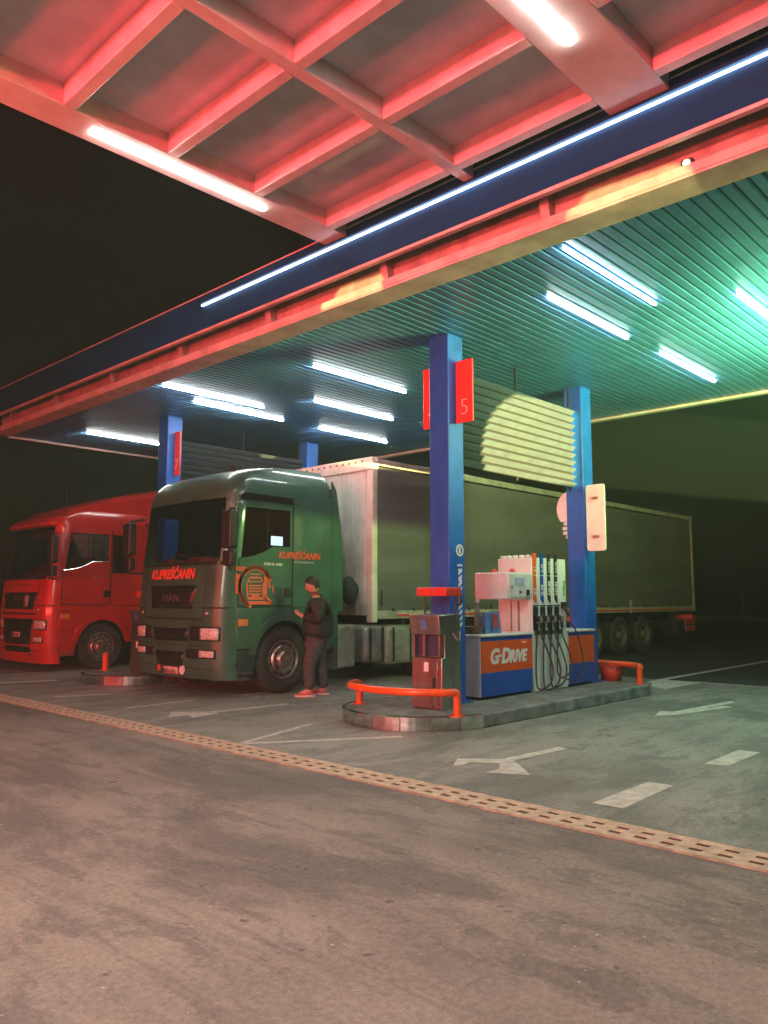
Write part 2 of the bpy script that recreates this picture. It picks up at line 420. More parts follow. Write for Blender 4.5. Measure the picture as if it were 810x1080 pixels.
# columns and louvre screens
cols = [(7.63,6.10),(11.07,6.15),(7.63,12.70),(11.07,12.75),(7.63,-.50),(11.07,-.45)]
for cx, cy in cols[:4]:
    mb = MB(); mb.box(cx,cx+.31,cy,cy+.31,.15,4.83); c_ = mb.build('column', BLUE, can, bevel=.012)
    mb = MB(); mb.box(cx-.06,cx+.37,cy-.06,cy+.37,.151,.17); 
    for sx in (-.03,.34):
        for sy in (-.03,.34): mb.cyl((cx+sx,cy+sy,.17),(cx+sx,cy+sy,.195),.014,6)
    mb.build('base_plate', BLUE, c_)
for cy in (6.27,12.87):
    mb = MB()
    for k in range(11):
        z = 3.205+k*.116
        mb.prism([(7.97,cy-.034,z+.028),(7.97,cy-.030,z+.034),(7.97,cy+.036,z-.020),(7.97,cy+.032,z-.026)], (3.06,0,0))
    l = mb.build('louvre_screen', LOUV, can)
    mb = MB(); mb.box(7.97,11.03,cy+.045,cy+.055,3.17,4.42); mb.build('gap_shade_sheet', mat('gap_shade_black',(.005,.005,.006),.95), l)  # black sheet added to stop light and darken the slat gaps
    mb = MB()
    for x in (7.99,9.5,10.99): mb.box(x,x+.02,cy+.057,cy+.085,3.12,4.80)
    mb.build('hanger', VOID, l, split=True)
# column decals (bay one): emblem, plate, slanted stripes
c0 = [o for o in can.children if o.name.startswith('column')][0]
mb = MB(); mb.lathe((7.83,6.095,2.03),(0,-1,0),[(.075,0),(.075,.003),(.052,.003),(.052,0)],24,True)
mb.box(7.815,7.845,6.092,6.098,1.99,2.07); mb.box(7.78,7.88,6.092,6.098,1.83,1.855).box(7.80,7.87,6.092,6.098,1.755,1.80).box(7.815,7.86,6.092,6.098,1.63,1.68)
for k in range(9):
    z = 1.06+k*.075 if k < 4 else 1.12+k*.075
    mb.prism([(7.80,6.097,z),(7.87,6.097,z+.045),(7.87,6.097,z+.085),(7.80,6.097,z+.04)],(0,-.004,0))
mb.build('decal', WHITE, c0, split=True)
mb = MB(); mb.box(7.79,7.85,6.075,6.098,1.36,1.50); mb.build('socket_box', STEEL, c0, bevel=.006)

# ------------------------------------------------------------------ tube lights
def tube_light(x0, x1, y, z, label, m=TUBE, w=.030, grp='linear lights under the station roof', axis='x'):
    t = thing('ceiling_light', label, 'ceiling light', ((x0+x1)/2,y,z), grp)
    mb = MB(); mb.box(x0-.02,x1+.02,y-w/2-.002,y+w/2+.002,z+.012,z+.045); mb.build('housing', GREYP, t)
    mb = MB(); mb.box(x0,x1,y-w/2,y+w/2,z-.012,z+.011); mb.build('diffuser', m, t, bevel=.006)
    return t
TZ = 4.785
for x0,x1,y,lb in [
  (6.48,8.48,3.73,'long white tube light nearest the edge beam, over lane five'),
  (7.46,9.36,4.51,'white tube light over lane five, between the longest and the shortest one'),
  (8.80,10.8,2.92,'white tube light cut by the frame in the bright green glow'),
  (10.28,12.21,4.47,'short looking tube light over lane five, deepest under the green ceiling'),
  (7.40,9.39,8.40,'tube light just left of the number four sign, upper one of three stacked in view'),
  (8.75,10.70,9.90,'tube light left of the number four sign, middle one of three'),
  (10.26,12.20,11.46,'tube light left of the number four sign, lowest one against blue slats'),
  (6.44,8.43,10.90,'tube light close to the red lit beam, above the green cab roof'),
  (7.37,9.33,11.45,'tube light just under its longer twin above the green cab roof'),
  (7.29,9.10,15.2,'tube light over the red truck, ending at the number seven column'),
  (11.5,13.3,9.47,'tube light behind the louvre screen, only a bit showing beside number five')]:
    tube_light(x0,x1,y,TZ,lb)
# fascia strip
st = MB(); st.box(XF-.018,XF-.001,-6,9.02,5.432,5.446); o = st.build('strip_light', STRIP); ORG[o] = V((0,0,0)); tag(o, 'thin continuous white light line along the blue canopy fascia', 'strip light')

mb = MB(); mb.box(XF-.050,XF-.001,-6,9.02,5.454,5.47); mb.build('strip_shade_lip', BLUEF, o)  # lip added over the strip to block its upward light
# ------------------------------------------------------------------ pergola over the apron
pg = thing('pergola', 'red lit steel lattice roof with glossy panels joined to the canopy fascia', 'pergola', (2,3,5.5))
PZ = 5.50; PX0, PX1 = -3.0, 5.885
xb = [2.62+.985*k for k in range(-5,4)]
def pbeam(x0,x1,y0,y1,h=.24):
    mb = MB(); mb.box(x0,x1,y0,y1,PZ,PZ+h); return mb.build('beam', PERG, pg, bevel=.008)
pbeam(PX0,PX1,6.15,6.50,.30)
yb = [(4.36,4.48),(2.40,2.92),(.55,.67),(-1.6,-1.08),(-3.4,-3.28)]
for y0,y1 in yb: pbeam(PX0,PX1,y0,y1,.24 if y1-y0<.3 else .26)
spans = [(4.48,6.15),(2.92,4.36),(.67,2.40),(-1.08,.55),(-3.28,-1.6)]
for x in xb:
    for a,b_ in spans: pbeam(x,x+.11,a+.002,b_-.002,.235)
xe = [PX0]+[v for x in xb if x > PX0 for v in (x,)]+[PX1]
mb = MB()
for a,b_ in spans:
    for i in range(len(xe)-1):
        mb = MB(); mb.box(xe[i]+.112,xe[i+1]-.002,a+.004,b_-.004,PZ+.19,PZ+.205); mb.build('roof_panel', PANEL, pg)
mb = MB(); mb.box(PX0,PX1,-3.4,6.45,PZ+.31,PZ+.34); mb.build('roof_sheet', VOID, pg)
for x0,x1,y,lb in [(2.96,4.86,6.33,'warm white tube light on the outer edge beam of the red lattice roof'),
                   (2.95,4.86,2.70,'glaring white tube light at the top edge under the red lattice roof'),
                   (-1.2,.8,6.33,None),(-1.2,.8,2.70,None),(.5,2.4,-1.3,None)]:
    if lb: tube_light(x0,x1,y,PZ-.012,lb,TUBEP,.030,'linear lights under the lattice roof')
    else: tube_light(x0,x1,y,PZ-.012,'tube light under the lattice roof beyond the picture edge',TUBEP,.030,'linear lights under the lattice roof')

# small lamp on the beam
t = thing('floodlight', 'tiny glaring floodlight fixed in the canopy edge channel', 'floodlight', (6.03,2.36,4.9))
mb = MB(); mb.box(6.035,6.10,2.30,2.40,4.88,4.95); mb.build('lamp_housing', BLACK, t, bevel=.008)
mb = MB(); mb.lathe((6.034,2.35,4.915),(-1,0,0),[(.001,.004),(.026,.004),(.026,0)],16); mb.build('lamp_lens', HOTL, t)

# ------------------------------------------------------------------ number signs
def num_sign(x, y0, y1, z0, z1, s, label, ty):
    t = thing('number_sign', label, 'sign', (x,(y0+y1)/2,z0), 'red lane number signs')
    mb = MB(); mb.box(x,x+.03,y0,y1,z0,z1); mb.build('plate', SIGNR, t, bevel=.006)
    mb = MB(); ym = y0 if abs(y0-cols[0][1])>.3 and y1<6.2 else y0
    for z in (z0+.15,z1-.15): mb.box(x+.03,x+.06,min(y0,y1)+.02,max(y0,y1)+.0,z-.02,z+.02)
    mb.build('bracket', BLACK, t)
    text('numeral', s, .30, WHITE, t, (x-.004, ty, z0+.10), (0,-1,0), (0,0,1), align='CENTER', offset=-.008)
num_sign(7.78,5.83,6.095,3.64,4.45,'5','red plate with white 5 on the front blue column','%s' and 5.955)
num_sign(7.78,6.415,6.64,3.64,4.45,'4','red plate with white 4 half hidden by the front blue column',6.49)
num_sign(7.78,12.52,12.695,3.68,4.50,'7','red plate with white 7 on the blue column behind the green cab',12.62)
# light bulb sign and its plate on column two
t = thing('bulb_sign', 'cream light bulb cut-out sign on the rear blue column', 'sign', (11.06,6.5,2.3))
mb = MB()
pts = [(11.16,6.47+.205*math.cos(math.radians(a)),2.86+.27*math.sin(math.radians(a))) for a in range(-50,91,7)]
pts = [(11.16,6.463,2.66)]+pts+[(11.16,6.463,3.13)]
mb.prism(pts, (-.03,0,0)); mb.build('bulb', BULBW, t, bevel=.004)
mb = MB()
for k,(w,z) in enumerate([(.09,2.595),(.11,2.52),(.10,2.445),(.05,2.38)]): mb.box(11.13,11.16,6.463,6.47+w,z,z+.055)
mb.build('bulb_base', BULBW, t, bevel=.012, split=True)
t = thing('plate_sign', 'tall blank pinkish white plate fixed beside the rear blue column', 'sign', (11.03,5.95,2.15))
mb = MB(); r = .04; y0,y1,z0,z1 = 5.775,6.09,2.16,3.19
pts = arc((11.03,y1-r,z1-r),r,0,90,4,'yz')+arc((11.03,y0+r,z1-r),r,90,180,4,'yz')+arc((11.03,y0+r,z0+r),r,180,270,4,'yz')+arc((11.03,y1-r,z0+r),r,270,360,4,'yz')
mb.prism(pts, (.025,0,0)); mb.build('plate', WHITE, t, bevel=.003)
mb = MB()
for z in (2.38,2.98): mb.box(11.004,11.028,5.88,5.98,z-.018,z+.018).box(11.056,11.068,5.9,6.1,z-.018,z+.018)
mb.build('clamp', STEEL, t, bevel=.003, split=True)

# ------------------------------------------------------------------ pump islands
def island(cy, label):
    t = thing('pump_island', label, 'traffic island', (9,cy,0), 'raised pump islands')
    R = .95; xn, xe = 7.31, 11.35
    out = [(xn+R*math.cos(math.radians(a)), cy+R*math.sin(math.radians(a))) for a in range(90,271,9)]
    rr = .52
    out += [(xe+rr*math.cos(math.radians(a)), cy-R+rr+rr*math.sin(math.radians(a))) for a in range(-90,1,10)]
    out += [(xe+rr*math.cos(math.radians(a)), cy+R-rr+rr*math.sin(math.radians(a))) for a in range(0,91,10)]
    mb = MB(); mb.prism([(x,y,.0) for x,y in out], (0,0,.15)); mb.build('kerb', KERBC, t, bevel=.015)
    ins = [(x+(9-x)*.025, cy+(y-cy)*.9) for x,y in out]
    mb = MB(); mb.poly([(x,y,.153) for x,y in ins]); mb.build('paving', CONC, t, recalc=False)
    # polished steel bands round both noses, made of separate plates
    angs = [96,116,136,156,176,196,216,236,256]
    for a0 in angs:
        mb = MB(); n = len(mb.v)
        ring = [(math.cos(math.radians(a)), math.sin(math.radians(a))) for a in (a0-9.6,a0-4.8,a0,a0+4.8,a0+9.6)]
        for rad,z0,z1 in ((R+.006,.004,.149),):
            for i in range(4):
                p, q = ring[i], ring[i+1]
                mb.poly([(xn+p[0]*rad,cy+p[1]*rad,z0),(xn+q[0]*rad,cy+q[1]*rad,z0),(xn+q[0]*rad,cy+q[1]*rad,z1),(xn+p[0]*rad,cy+p[1]*rad,z1)])
                mb.poly([(xn+p[0]*rad,cy+p[1]*rad,z1),(xn+q[0]*rad,cy+q[1]*rad,z1),(xn+q[0]*(rad-.05),cy+q[1]*(rad-.05),z1+.006),(xn+p[0]*(rad-.05),cy+p[1]*(rad-.05),z1+.006)])
        mb.build('nose_plate', STEELK, t, recalc=True)
    for a0,sg in ((-45,-1),):
        mb = MB()
        for i in range(6):
            p = [math.radians(-90+15*i), math.radians(-75+15*i)]; rad = rr+.006
            q = [(xe+rad*math.cos(a), cy-R+rr+rad*math.sin(a)) for a in p]
            mb.poly([(*q[0],.004),(*q[1],.004),(*q[1],.151),(*q[0],.151)])
        mb.build('nose_plate', STEELK, t)
    return t
island(6.28, 'grey raised island under the fuel dispenser with polished steel nose')
island(12.9, 'raised island with steel nose between the two trucks')

# guard rails
t = thing('guard_rail', 'orange curved pipe rail round the island nose by the steel cabinet', 'guard rail', (6.9,6.28,.15), 'orange guard rails')
def rail(t, pts, posts):
    mb = MB(); mb.tube(spline(pts,8), .043, 14); mb.build('rail', ORANGE, t)
    for p in posts:
        mb = MB(); mb.cyl((p[0],p[1],.15),(p[0],p[1],.405),.042,14); mb.lathe((p[0],p[1],.15),(0,0,1),[(.09,0),(.09,.012),(.05,.014)],14); mb.build('post', ORANGE, t)
rail(t, [(6.93,5.45,.37),(6.90,5.46,.405),(6.78,5.52,.41),(6.57,5.80,.41),(6.48,6.25,.41),(6.56,6.70,.41),(6.75,6.92,.41),(6.90,6.97,.405),(6.94,6.97,.37)], [(6.93,5.45),(6.94,6.97)])
t = thing('guard_rail', 'orange curved pipe rail at the far island end beside the red bucket', 'guard rail', (11.5,6.28,.15), 'orange guard rails')
rail(t, [(11.44,5.50,.36),(11.47,5.50,.405),(11.60,5.62,.41),(11.72,6.0,.41),(11.74,6.28,.41),(11.70,6.7,.41),(11.58,7.02,.41),(11.45,7.10,.405),(11.42,7.10,.36)], [(11.44,5.50),(11.42,7.10)])
t = MB(); t.cyl((7.0,13.50,.15),(7.0,13.50,.44),.055,14).lathe((7.0,13.5,.15),(0,0,1),[(.1,0),(.1,.012),(.055,.014)],14); t.lathe((7.0,13.5,.44),(0,0,1),[(.055,0),(.045,.02),(.001,.026)],14)
o = t.build('bollard', ORANGE); tag(o, 'short orange post on the island in front of the red truck wheel', 'bollard')

# steel service cabinet
def cabinet(off, label):
    t = thing('service_cabinet', label, 'cabinet', (7.4,6.1+off,.15), 'steel service cabinets on the islands')
    Y0, Y1 = 5.84+off, 6.30+off; x0, x1 = 7.15, 7.50
    mb = MB()
    fr = [(x0,.155),(x0,.74),(x0+.06,.745),(x0+.06,1.0),(x0-.02,1.005),(x0-.06,1.235),(x1,1.25),(x1,.155)]
    mb.prism([(x,Y0,z) for x,z in fr], (0,Y1-Y0,0)); body = mb.build('body', STEEL, t, bevel=.008)
    mb = MB()
    mb.box(x0-.004,x0+.058,Y0+.02,Y0+.05,.747,1.0); mb.box(x0-.004,x0+.058,Y1-.05,Y1-.02,.747,1.0); mb.box(x0-.004,x0+.058,(Y0+Y1)/2+.02,(Y0+Y1)/2+.06,.747,1.0)
    mb.build('divider', STEEL, body, split=True)
    mb = MB(); mb.box(x0+.052,x0+.058,Y0+.052,Y1-.052,.76,.99); mb.build('recess', mat('recess_blue',(.03,.035,.10),.5), body)
    mb = MB(); mb.box(x0-.012,x0-.002,Y0+.06,Y1-.06,.20,.70); dr_ = mb.build('door', STEEL, t, bevel=.004)
    mb = MB(); mb.box(x0-.03,x0-.013,Y0+.10,Y0+.12,.40,.52); mb.build('handle', BLACK, dr_, bevel=.003)
    mb = MB(); mb.box(x0-.017,x0-.013,Y0+.19,Y0+.26,.58,.69); mb.build('sticker', WHITE, dr_)
    mb = MB(); mb.prism([(x0-.032,Y0+.20,1.07),(x0-.032,Y0+.29,1.07),(x0-.055,Y0+.29,1.19),(x0-.055,Y0+.20,1.19)],(-.004,0,0)); mb.build('sticker', BLUEL, t)
    # hose loop and lamp bar on two stalks
    mb = MB(); mb.tube(spline([(x0+.2,Y0-.006,1.02),(x0+.24,Y0-.035,.95),(x0+.29,Y0-.035,.955),(x0+.33,Y0-.006,1.04)],6),.011,8); mb.build('hose', GREYP, t)
    mb = MB(); mb.cyl((x0+.12,Y1-.10,1.24),(x0+.12,Y1-.10,1.46),.012,8); mb.cyl((x0+.22,Y1-.02,1.24),(x0+.12,Y1-.10,1.40),.010,8); mb.cyl((x0+.30,Y0+.04,1.24),(x0+.30,Y0+.04,1.46),.012,8); mb.build('stalk', BLACK, t, split=True)
    mb = MB(); mb.box(x0+.06,x0+.36,Y0-.02,Y1-.02,1.455,1.56); mb.build('top_box', SIGNR, t, bevel=.015)
    return t
cabinet(0, 'brushed steel windscreen service cabinet with red top box beside the front column')
cabinet(6.6, 'steel service cabinet between the green truck front and the red truck wheel')

# ------------------------------------------------------------------ fuel dispenser
fd = thing('fuel_dispenser', 'white orange and blue fuel dispenser with five hoses between the blue columns', 'fuel dispenser', (9.6,6.3,.15))
FY = 6.04
mb = MB(); mb.box(8.16,9.34,FY,6.58,.19,.935); mb.box(10.30,11.05,FY,6.58,.19,.935); cab = mb.build('counter', WHITE, fd, bevel=.008, split=True)
mb = MB(); mb.box(8.20,11.02,FY+.04,6.55,.152,.189); mb.build('plinth', VOID, cab)
mb = MB(); mb.box(8.145,9.342,FY-.03,6.60,.938,.972); mb.box(10.298,11.07,FY-.03,6.60,.938,.972); mb.build('counter_top', WHITE, cab, bevel=.012, split=True)
mb = MB(); mb.box(8.165,9.335,FY-.006,FY-.001,.885,.936).box(10.305,11.045,FY-.006,FY-.001,.885,.936); mb.build('top_band', BLUEP, cab, split=True)
pl = MB(); pl.box(8.165,9.335,FY-.010,FY-.001,.487,.883); op = pl.build('orange_panel', ORPAN, cab, bevel=.002)
pl = MB(); pl.box(10.305,11.045,FY-.010,FY-.001,.487,.883); pl.build('orange_panel', ORPAN, cab, bevel=.002)
pl = MB(); pl.box(8.165,9.335,FY-.010,FY-.001,.192,.485).box(10.305,11.045,FY-.010,FY-.001,.192,.485); pl.build('blue_panel', BLUEP, cab, bevel=.002, split=True)
mb = MB()
for x in (8.3,9.1,10.4,10.9): mb.cyl((x,FY-.012,.91),(x,FY-.006,.91),.012,10)
mb.build('screw', CHROME, cab, split=True)
text('brand_lettering', 'G', .26, WHITE, op, (8.345,FY-.012,.60),(1,0,0),(0,0,1), shear=.22, offset=.012)
text('brand_lettering', 'D', .26, WHITE, op, (8.60,FY-.012,.60),(1,0,0),(0,0,1), shear=.22, offset=.012)
text('brand_lettering', 'RIVE', .215, WHITE, op, (8.785,FY-.012,.60),(1,0,0),(0,0,1), shear=.22, offset=.010, width=.42)
mb = MB(); mb.prism([(8.545,FY-.012,.675),(8.60,FY-.012,.675),(8.607,FY-.012,.71),(8.552,FY-.012,.71)],(0,-.003,0)); mb.build('brand_lettering', WHITE, op)
text('small_lettering', 'diesel', .05, mat('lettering_pale',(.8,.55,.4),.5), op, (9.08,FY-.012,.83),(1,0,0),(0,0,1), shear=.2)
# tower
mb = MB(); mb.box(9.36,10.28,FY+.03,6.60,.155,1.995); tw = mb.build('tower', WHITE, fd, bevel=.012)
mb = MB(); mb.box(9.352,9.359,FY+.20,FY+.23,.98,1.40).box(9.352,9.359,FY+.33,FY+.345,.98,1.40); mb.build('conduit', GREYP, tw, split=True)
mb = MB()
for y in (6.09,6.20,6.31,6.42,6.52): mb.box(9.38,9.46,y,y+.05,1.996,2.04)
mb.build('top_cap', WHITE, tw, bevel=.008, split=True)
# five fuel strips facing the lane
fw = .92/5
cols5 = [ORPAN, BLUEP, STRK, STRK, STRETA]
words = ['ДТ','G-95','АИ-95','АИ-92','AdBlue']
for k in range(5):
    x0 = 9.36+fw*k
    mb = MB(); mb.box(x0+.006,x0+fw-.006,FY,FY+.028,.16,2.0); s_ = mb.build('hose_panel', WHITE, tw, bevel=.006)
    if k < 4:
        mb = MB(); mb.box(x0+.035,x0+.035+.075,FY-.014,FY-.001,1.76,2.06); mb.prism([(x0+.035,FY-.002,1.42),(x0+.11,FY-.002,1.36),(x0+.11,FY-.002,1.745),(x0+.035,FY-.002,1.745)],(0,-.008,0)); mb.build('grade_strip', cols5[k], s_)
        mb = MB(); mb.box(x0+.018,x0+fw-.040,FY-.012,FY-.001,.99,1.31); mb.build('nozzle_holder', BLACK, s_, bevel=.006)
    text('grade_lettering', words[k], .075, WHITE if k<4 else STRETA, s_, (x0+.10 if k<4 else x0+.13,FY-.012,1.47),(0,0,1),(-1,0,0), offset=.002)
    if k < 4:
        text('grade_lettering', words[k], .06, WHITE, s_, (x0+.095,FY-.016,1.79),(0,0,1),(-1,0,0))
    # nozzle
    xm = x0+.078
    if k < 4:
        mb = MB(); mb.tube(spline([(xm-.05,FY-.03,1.20),(xm-.02,FY-.055,1.18),(xm+.02,FY-.07,1.12),(xm+.05,FY-.06,1.03)],5),[.020]*5+[.026]*5+[.022]*6,8)
        mb.tube(spline([(xm-.045,FY-.05,1.10),(xm,FY-.10,1.06),(xm+.045,FY-.08,1.02)],4),.009,6)
        nz = mb.build('nozzle', BLACK, s_)
        mb = MB(); mb.box(xm-.012,xm+.042,FY-.098,FY-.08,1.10,1.18); mb.build('nozzle_cover', GREYP, nz, bevel=.006)
        mb = MB(); mb.box(xm-.02,xm+.04,FY-.05,FY-.002,.93,.99).box(xm-.05,xm+.07,FY-.03,FY-.002,1.325,1.34); mb.build('hose_clip', BLACK, s_)
        zb = (.22,.20,.22,.34)[k]
        sw = (.10,.12,.07,.06)[k]
        mb = MB(); mb.tube(spline([(xm+.05,FY-.06,1.04),(xm+.055,FY-.065,.90),(xm+.10+sw*.2,FY-.12,.70),(xm+.13+sw*.4,FY-.16,.48),(xm+.10+sw*.3,FY-.16,zb+.08),(xm+.02,FY-.13,zb),(xm-.04,FY-.07,zb-.02),(xm-.055,FY-.04,zb+.06),(xm-.045,FY-.03,.55),(xm-.01,FY-.03,.93)],7),.0125,8); mb.build('hose', RUB, s_)
    else:
        mb = MB(); mb.tube(spline([(xm-.03,FY-.02,1.32),(xm+.0,FY-.05,1.27),(xm+.05,FY-.07,1.16),(xm+.06,FY-.06,1.06)],5),[.02]*5+[.026]*5+[.018]*6,8); nz = mb.build('nozzle', BLACK, s_)
        mb = MB(); mb.box(xm+.02,xm+.08,FY-.085,FY-.05,1.10,1.23); mb.build('nozzle_cover', ORPAN, nz, bevel=.01)
        mb = MB(); mb.box(xm-.06,xm+.04,FY-.04,FY-.002,1.30,1.38); mb.build('nozzle_holder', BLACK, s_, bevel=.006)
        mb = MB(); mb.tube(spline([(xm+.06,FY-.06,1.08),(xm+.15,FY-.10,1.0),(xm+.23,FY-.14,.75),(xm+.26,FY-.16,.5),(xm+.22,FY-.16,.32),(xm+.08,FY-.12,.26),(xm-.02,FY-.05,.28)],7),.0115,8); mb.build('hose', RUB, s_)
# display head
mb = MB(); mb.box(8.78,9.355,FY-.005,6.58,1.42,1.78); hd = mb.build('display_head', WHITE, fd, bevel=.015)
mb = MB(); mb.box(8.84,9.33,FY-.014,FY-.006,1.445,1.755); fp = mb.build('display_panel', mat('panel_offwhite',(.66,.66,.66),.4), hd, bevel=.003)
mb = MB(); mb.box(8.94,9.16,FY-.019,FY-.015,1.60,1.71); mb.build('display_screen', LCD, fp)
mb = MB(); mb.box(9.21,9.27,FY-.03,FY-.015,1.47,1.55).box(8.855,8.875,FY-.02,FY-.015,1.56,1.60).box(9.04,9.09,FY-.02,FY-.015,1.50,1.53); mb.build('keypad', BLACK, fp, bevel=.004, split=True)
for y in (FY+.10,FY+.40):
    mb = MB(); mb.lathe((9.05,y,1.781),(0,0,1),[(.045,0),(.045,.02),(.03,.05),(.001,.06)],12); mb.build('beacon', SIGNR, hd)
# things standing on the counter
mb = MB(); mb.box(8.44,8.56,6.16,6.22,.975,1.25); mb.box(8.43,8.57,6.15,6.23,.975,.985); o = mb.build('leaflet_box', BLUEL, bevel=.004); tag(o,'blue leaflet box on the dispenser counter nearer the column','leaflet box')
t = thing('poster_stand', 'small blue and red picture stand on the dispenser counter beside the tower','stand',(8.75,6.2,.974))
mb = MB(); mb.prism([(8.62,6.17,.975),(8.82,6.17,.975),(8.82,6.21,1.26),(8.62,6.21,1.26)],(0,.012,0)); mb.prism([(8.66,6.185,.975),(8.78,6.185,.975),(8.78,6.26,.975),(8.66,6.26,.975)],(0,0,.006)); b0 = mb.build('board', BLUEL, t)
mb = MB(); mb.prism([(8.65,6.170,1.05),(8.74,6.170,1.05),(8.74,6.192,1.22),(8.65,6.192,1.22)],(0,-.003,0)); mb.build('red_print', REDREF, b0)
t = thing('washer_bottle','slim grey bottle standing behind the leaflet box on the counter','bottle',(8.5,6.33,.974))
mb = MB(); mb.lathe((8.5,6.33,.974),(0,0,1),[(.001,0),(.045,0),(.047,.26),(.02,.34),(.02,.40)],14); mb.build('body', GREYP, t)
mb = MB(); mb.cyl((8.5,6.33,1.375),(8.5,6.33,1.42),.026,12); mb.build('cap', WHITE, t)
mb = MB(); mb.lathe((8.30,6.26,.974),(0,0,1),[(.001,0),(.10,0),(.135,.07),(.14,.09),(.13,.095),(.10,.03),(.001,.025)],18); o = mb.build('tray', BROWN); tag(o,'brown shallow bowl on the counter end by the front column','bowl')
# red bucket at the far column
t = thing('bucket', 'square red bucket on the island beside the rear column', 'bucket', (11.55,6.05,.153))
mb = MB(); a_ = .112; b2 = .128
q0 = [(11.55+sx*a_,6.02+sy*a_,.155) for sx,sy in ((-1,-1),(1,-1),(1,1),(-1,1))]; q1 = [(11.55+sx*b2,6.02+sy*b2,.39) for sx,sy in ((-1,-1),(1,-1),(1,1),(-1,1))]
for i in range(4): j=(i+1)%4; mb.poly([q0[i],q0[j],q1[j],q1[i]])
mb.poly(q0[::-1]); mb.build('pail', SIGNR, t, solid=.008)
mb = MB(); mb.tube([(11.42,6.02,.385),(11.42,5.90,.36),(11.50,5.885,.345),(11.60,5.885,.345),(11.68,5.90,.36),(11.68,6.02,.385)],.006,6); mb.build('handle', BLACK, t)
mb = MB()
for i in range(4):
    j=(i+1)%4; mb.tube([q1[i],q1[j]],.009,6)
mb.build('rim', SIGNR, t)

# ------------------------------------------------------------------ lorries
def interp(tab, z):
    if z <= tab[0][0]: return tab[0][1]
    for (a,b_),(c,d) in zip(tab,tab[1:]):
        if z <= c:
            t = (z-a)/(c-a); return b_+(d-b_)*t
    return tab[-1][1]

def wheel(parent, c, side, r=.50, wd=.30, dish=-1, rim_mat=None):
    """side -1: outer face looks to -Y"""
    ax = (0,side,0); h = wd/2
    mb = MB()
    prof = [(.285,-h+.02),(.36,-h),(.44,-h+.005),(r-.025,-h+.03),(r,-h+.06)]
    for i in range(5):
        a = -h+.06+ (2*h-.12)*(i+.0)/5
        prof += [(r,a+.004),(r,a+.036),(r-.014,a+.040),(r-.014,a+.044)]
    prof += [(r,h-.06),(r-.025,h-.03),(.44,h-.005),(.36,h),(.285,h-.02)]
    mb.lathe(c, ax, prof, 44); w = mb.build('wheel', RUB, parent)
    mb = MB()
    if dish < 0:   # convex front hub
        pr = [(.288,h-.03),(.292,h-.008),(.278,h-.004),(.262,h-.03),(.245,h-.055),(.215,h-.01),(.205,h+.0),(.165,h+.0),(.14,h-.012),(.125,h+.03),(.10,h+.05),(.001,h+.055)]
    else:
        pr = [(.288,h-.03),(.292,h-.008),(.278,h-.004),(.262,h-.06),(.235,h-.13),(.17,h-.135),(.12,h-.13),(.11,h-.02),(.09,h-.0),(.001,h+.0)]
    mb.lathe(c, ax, pr, 40); C = V(c); mb.mat(1)
    for k in range(10):
        a = 2*math.pi*k/10
        p = C + V((math.cos(a)*.185, side*(h+.0 if dish<0 else h-.13), math.sin(a)*.185)); mb.cyl(p, p+V((0,side*.026,0)), .014, 6)
    mb.mat(2)
    for k in range(10):
        a = 2*math.pi*(k+.5)/10
        p = C + V((math.cos(a)*.236, side*(h-.03 if dish<0 else h-.128), math.sin(a)*.236)); mb.cyl(p, p+V((0,side*.006,0)), .023, 10)
    mb.build('rim', [rim_mat or RIMM, CHROME, VOID], w)
    mb = MB(); mb.cyl(C+V((0,-side*h*.9,0)), C+V((0,side*(h-.12),0)), .27, 24); mb.build('drum', CHASS, w)
    return w

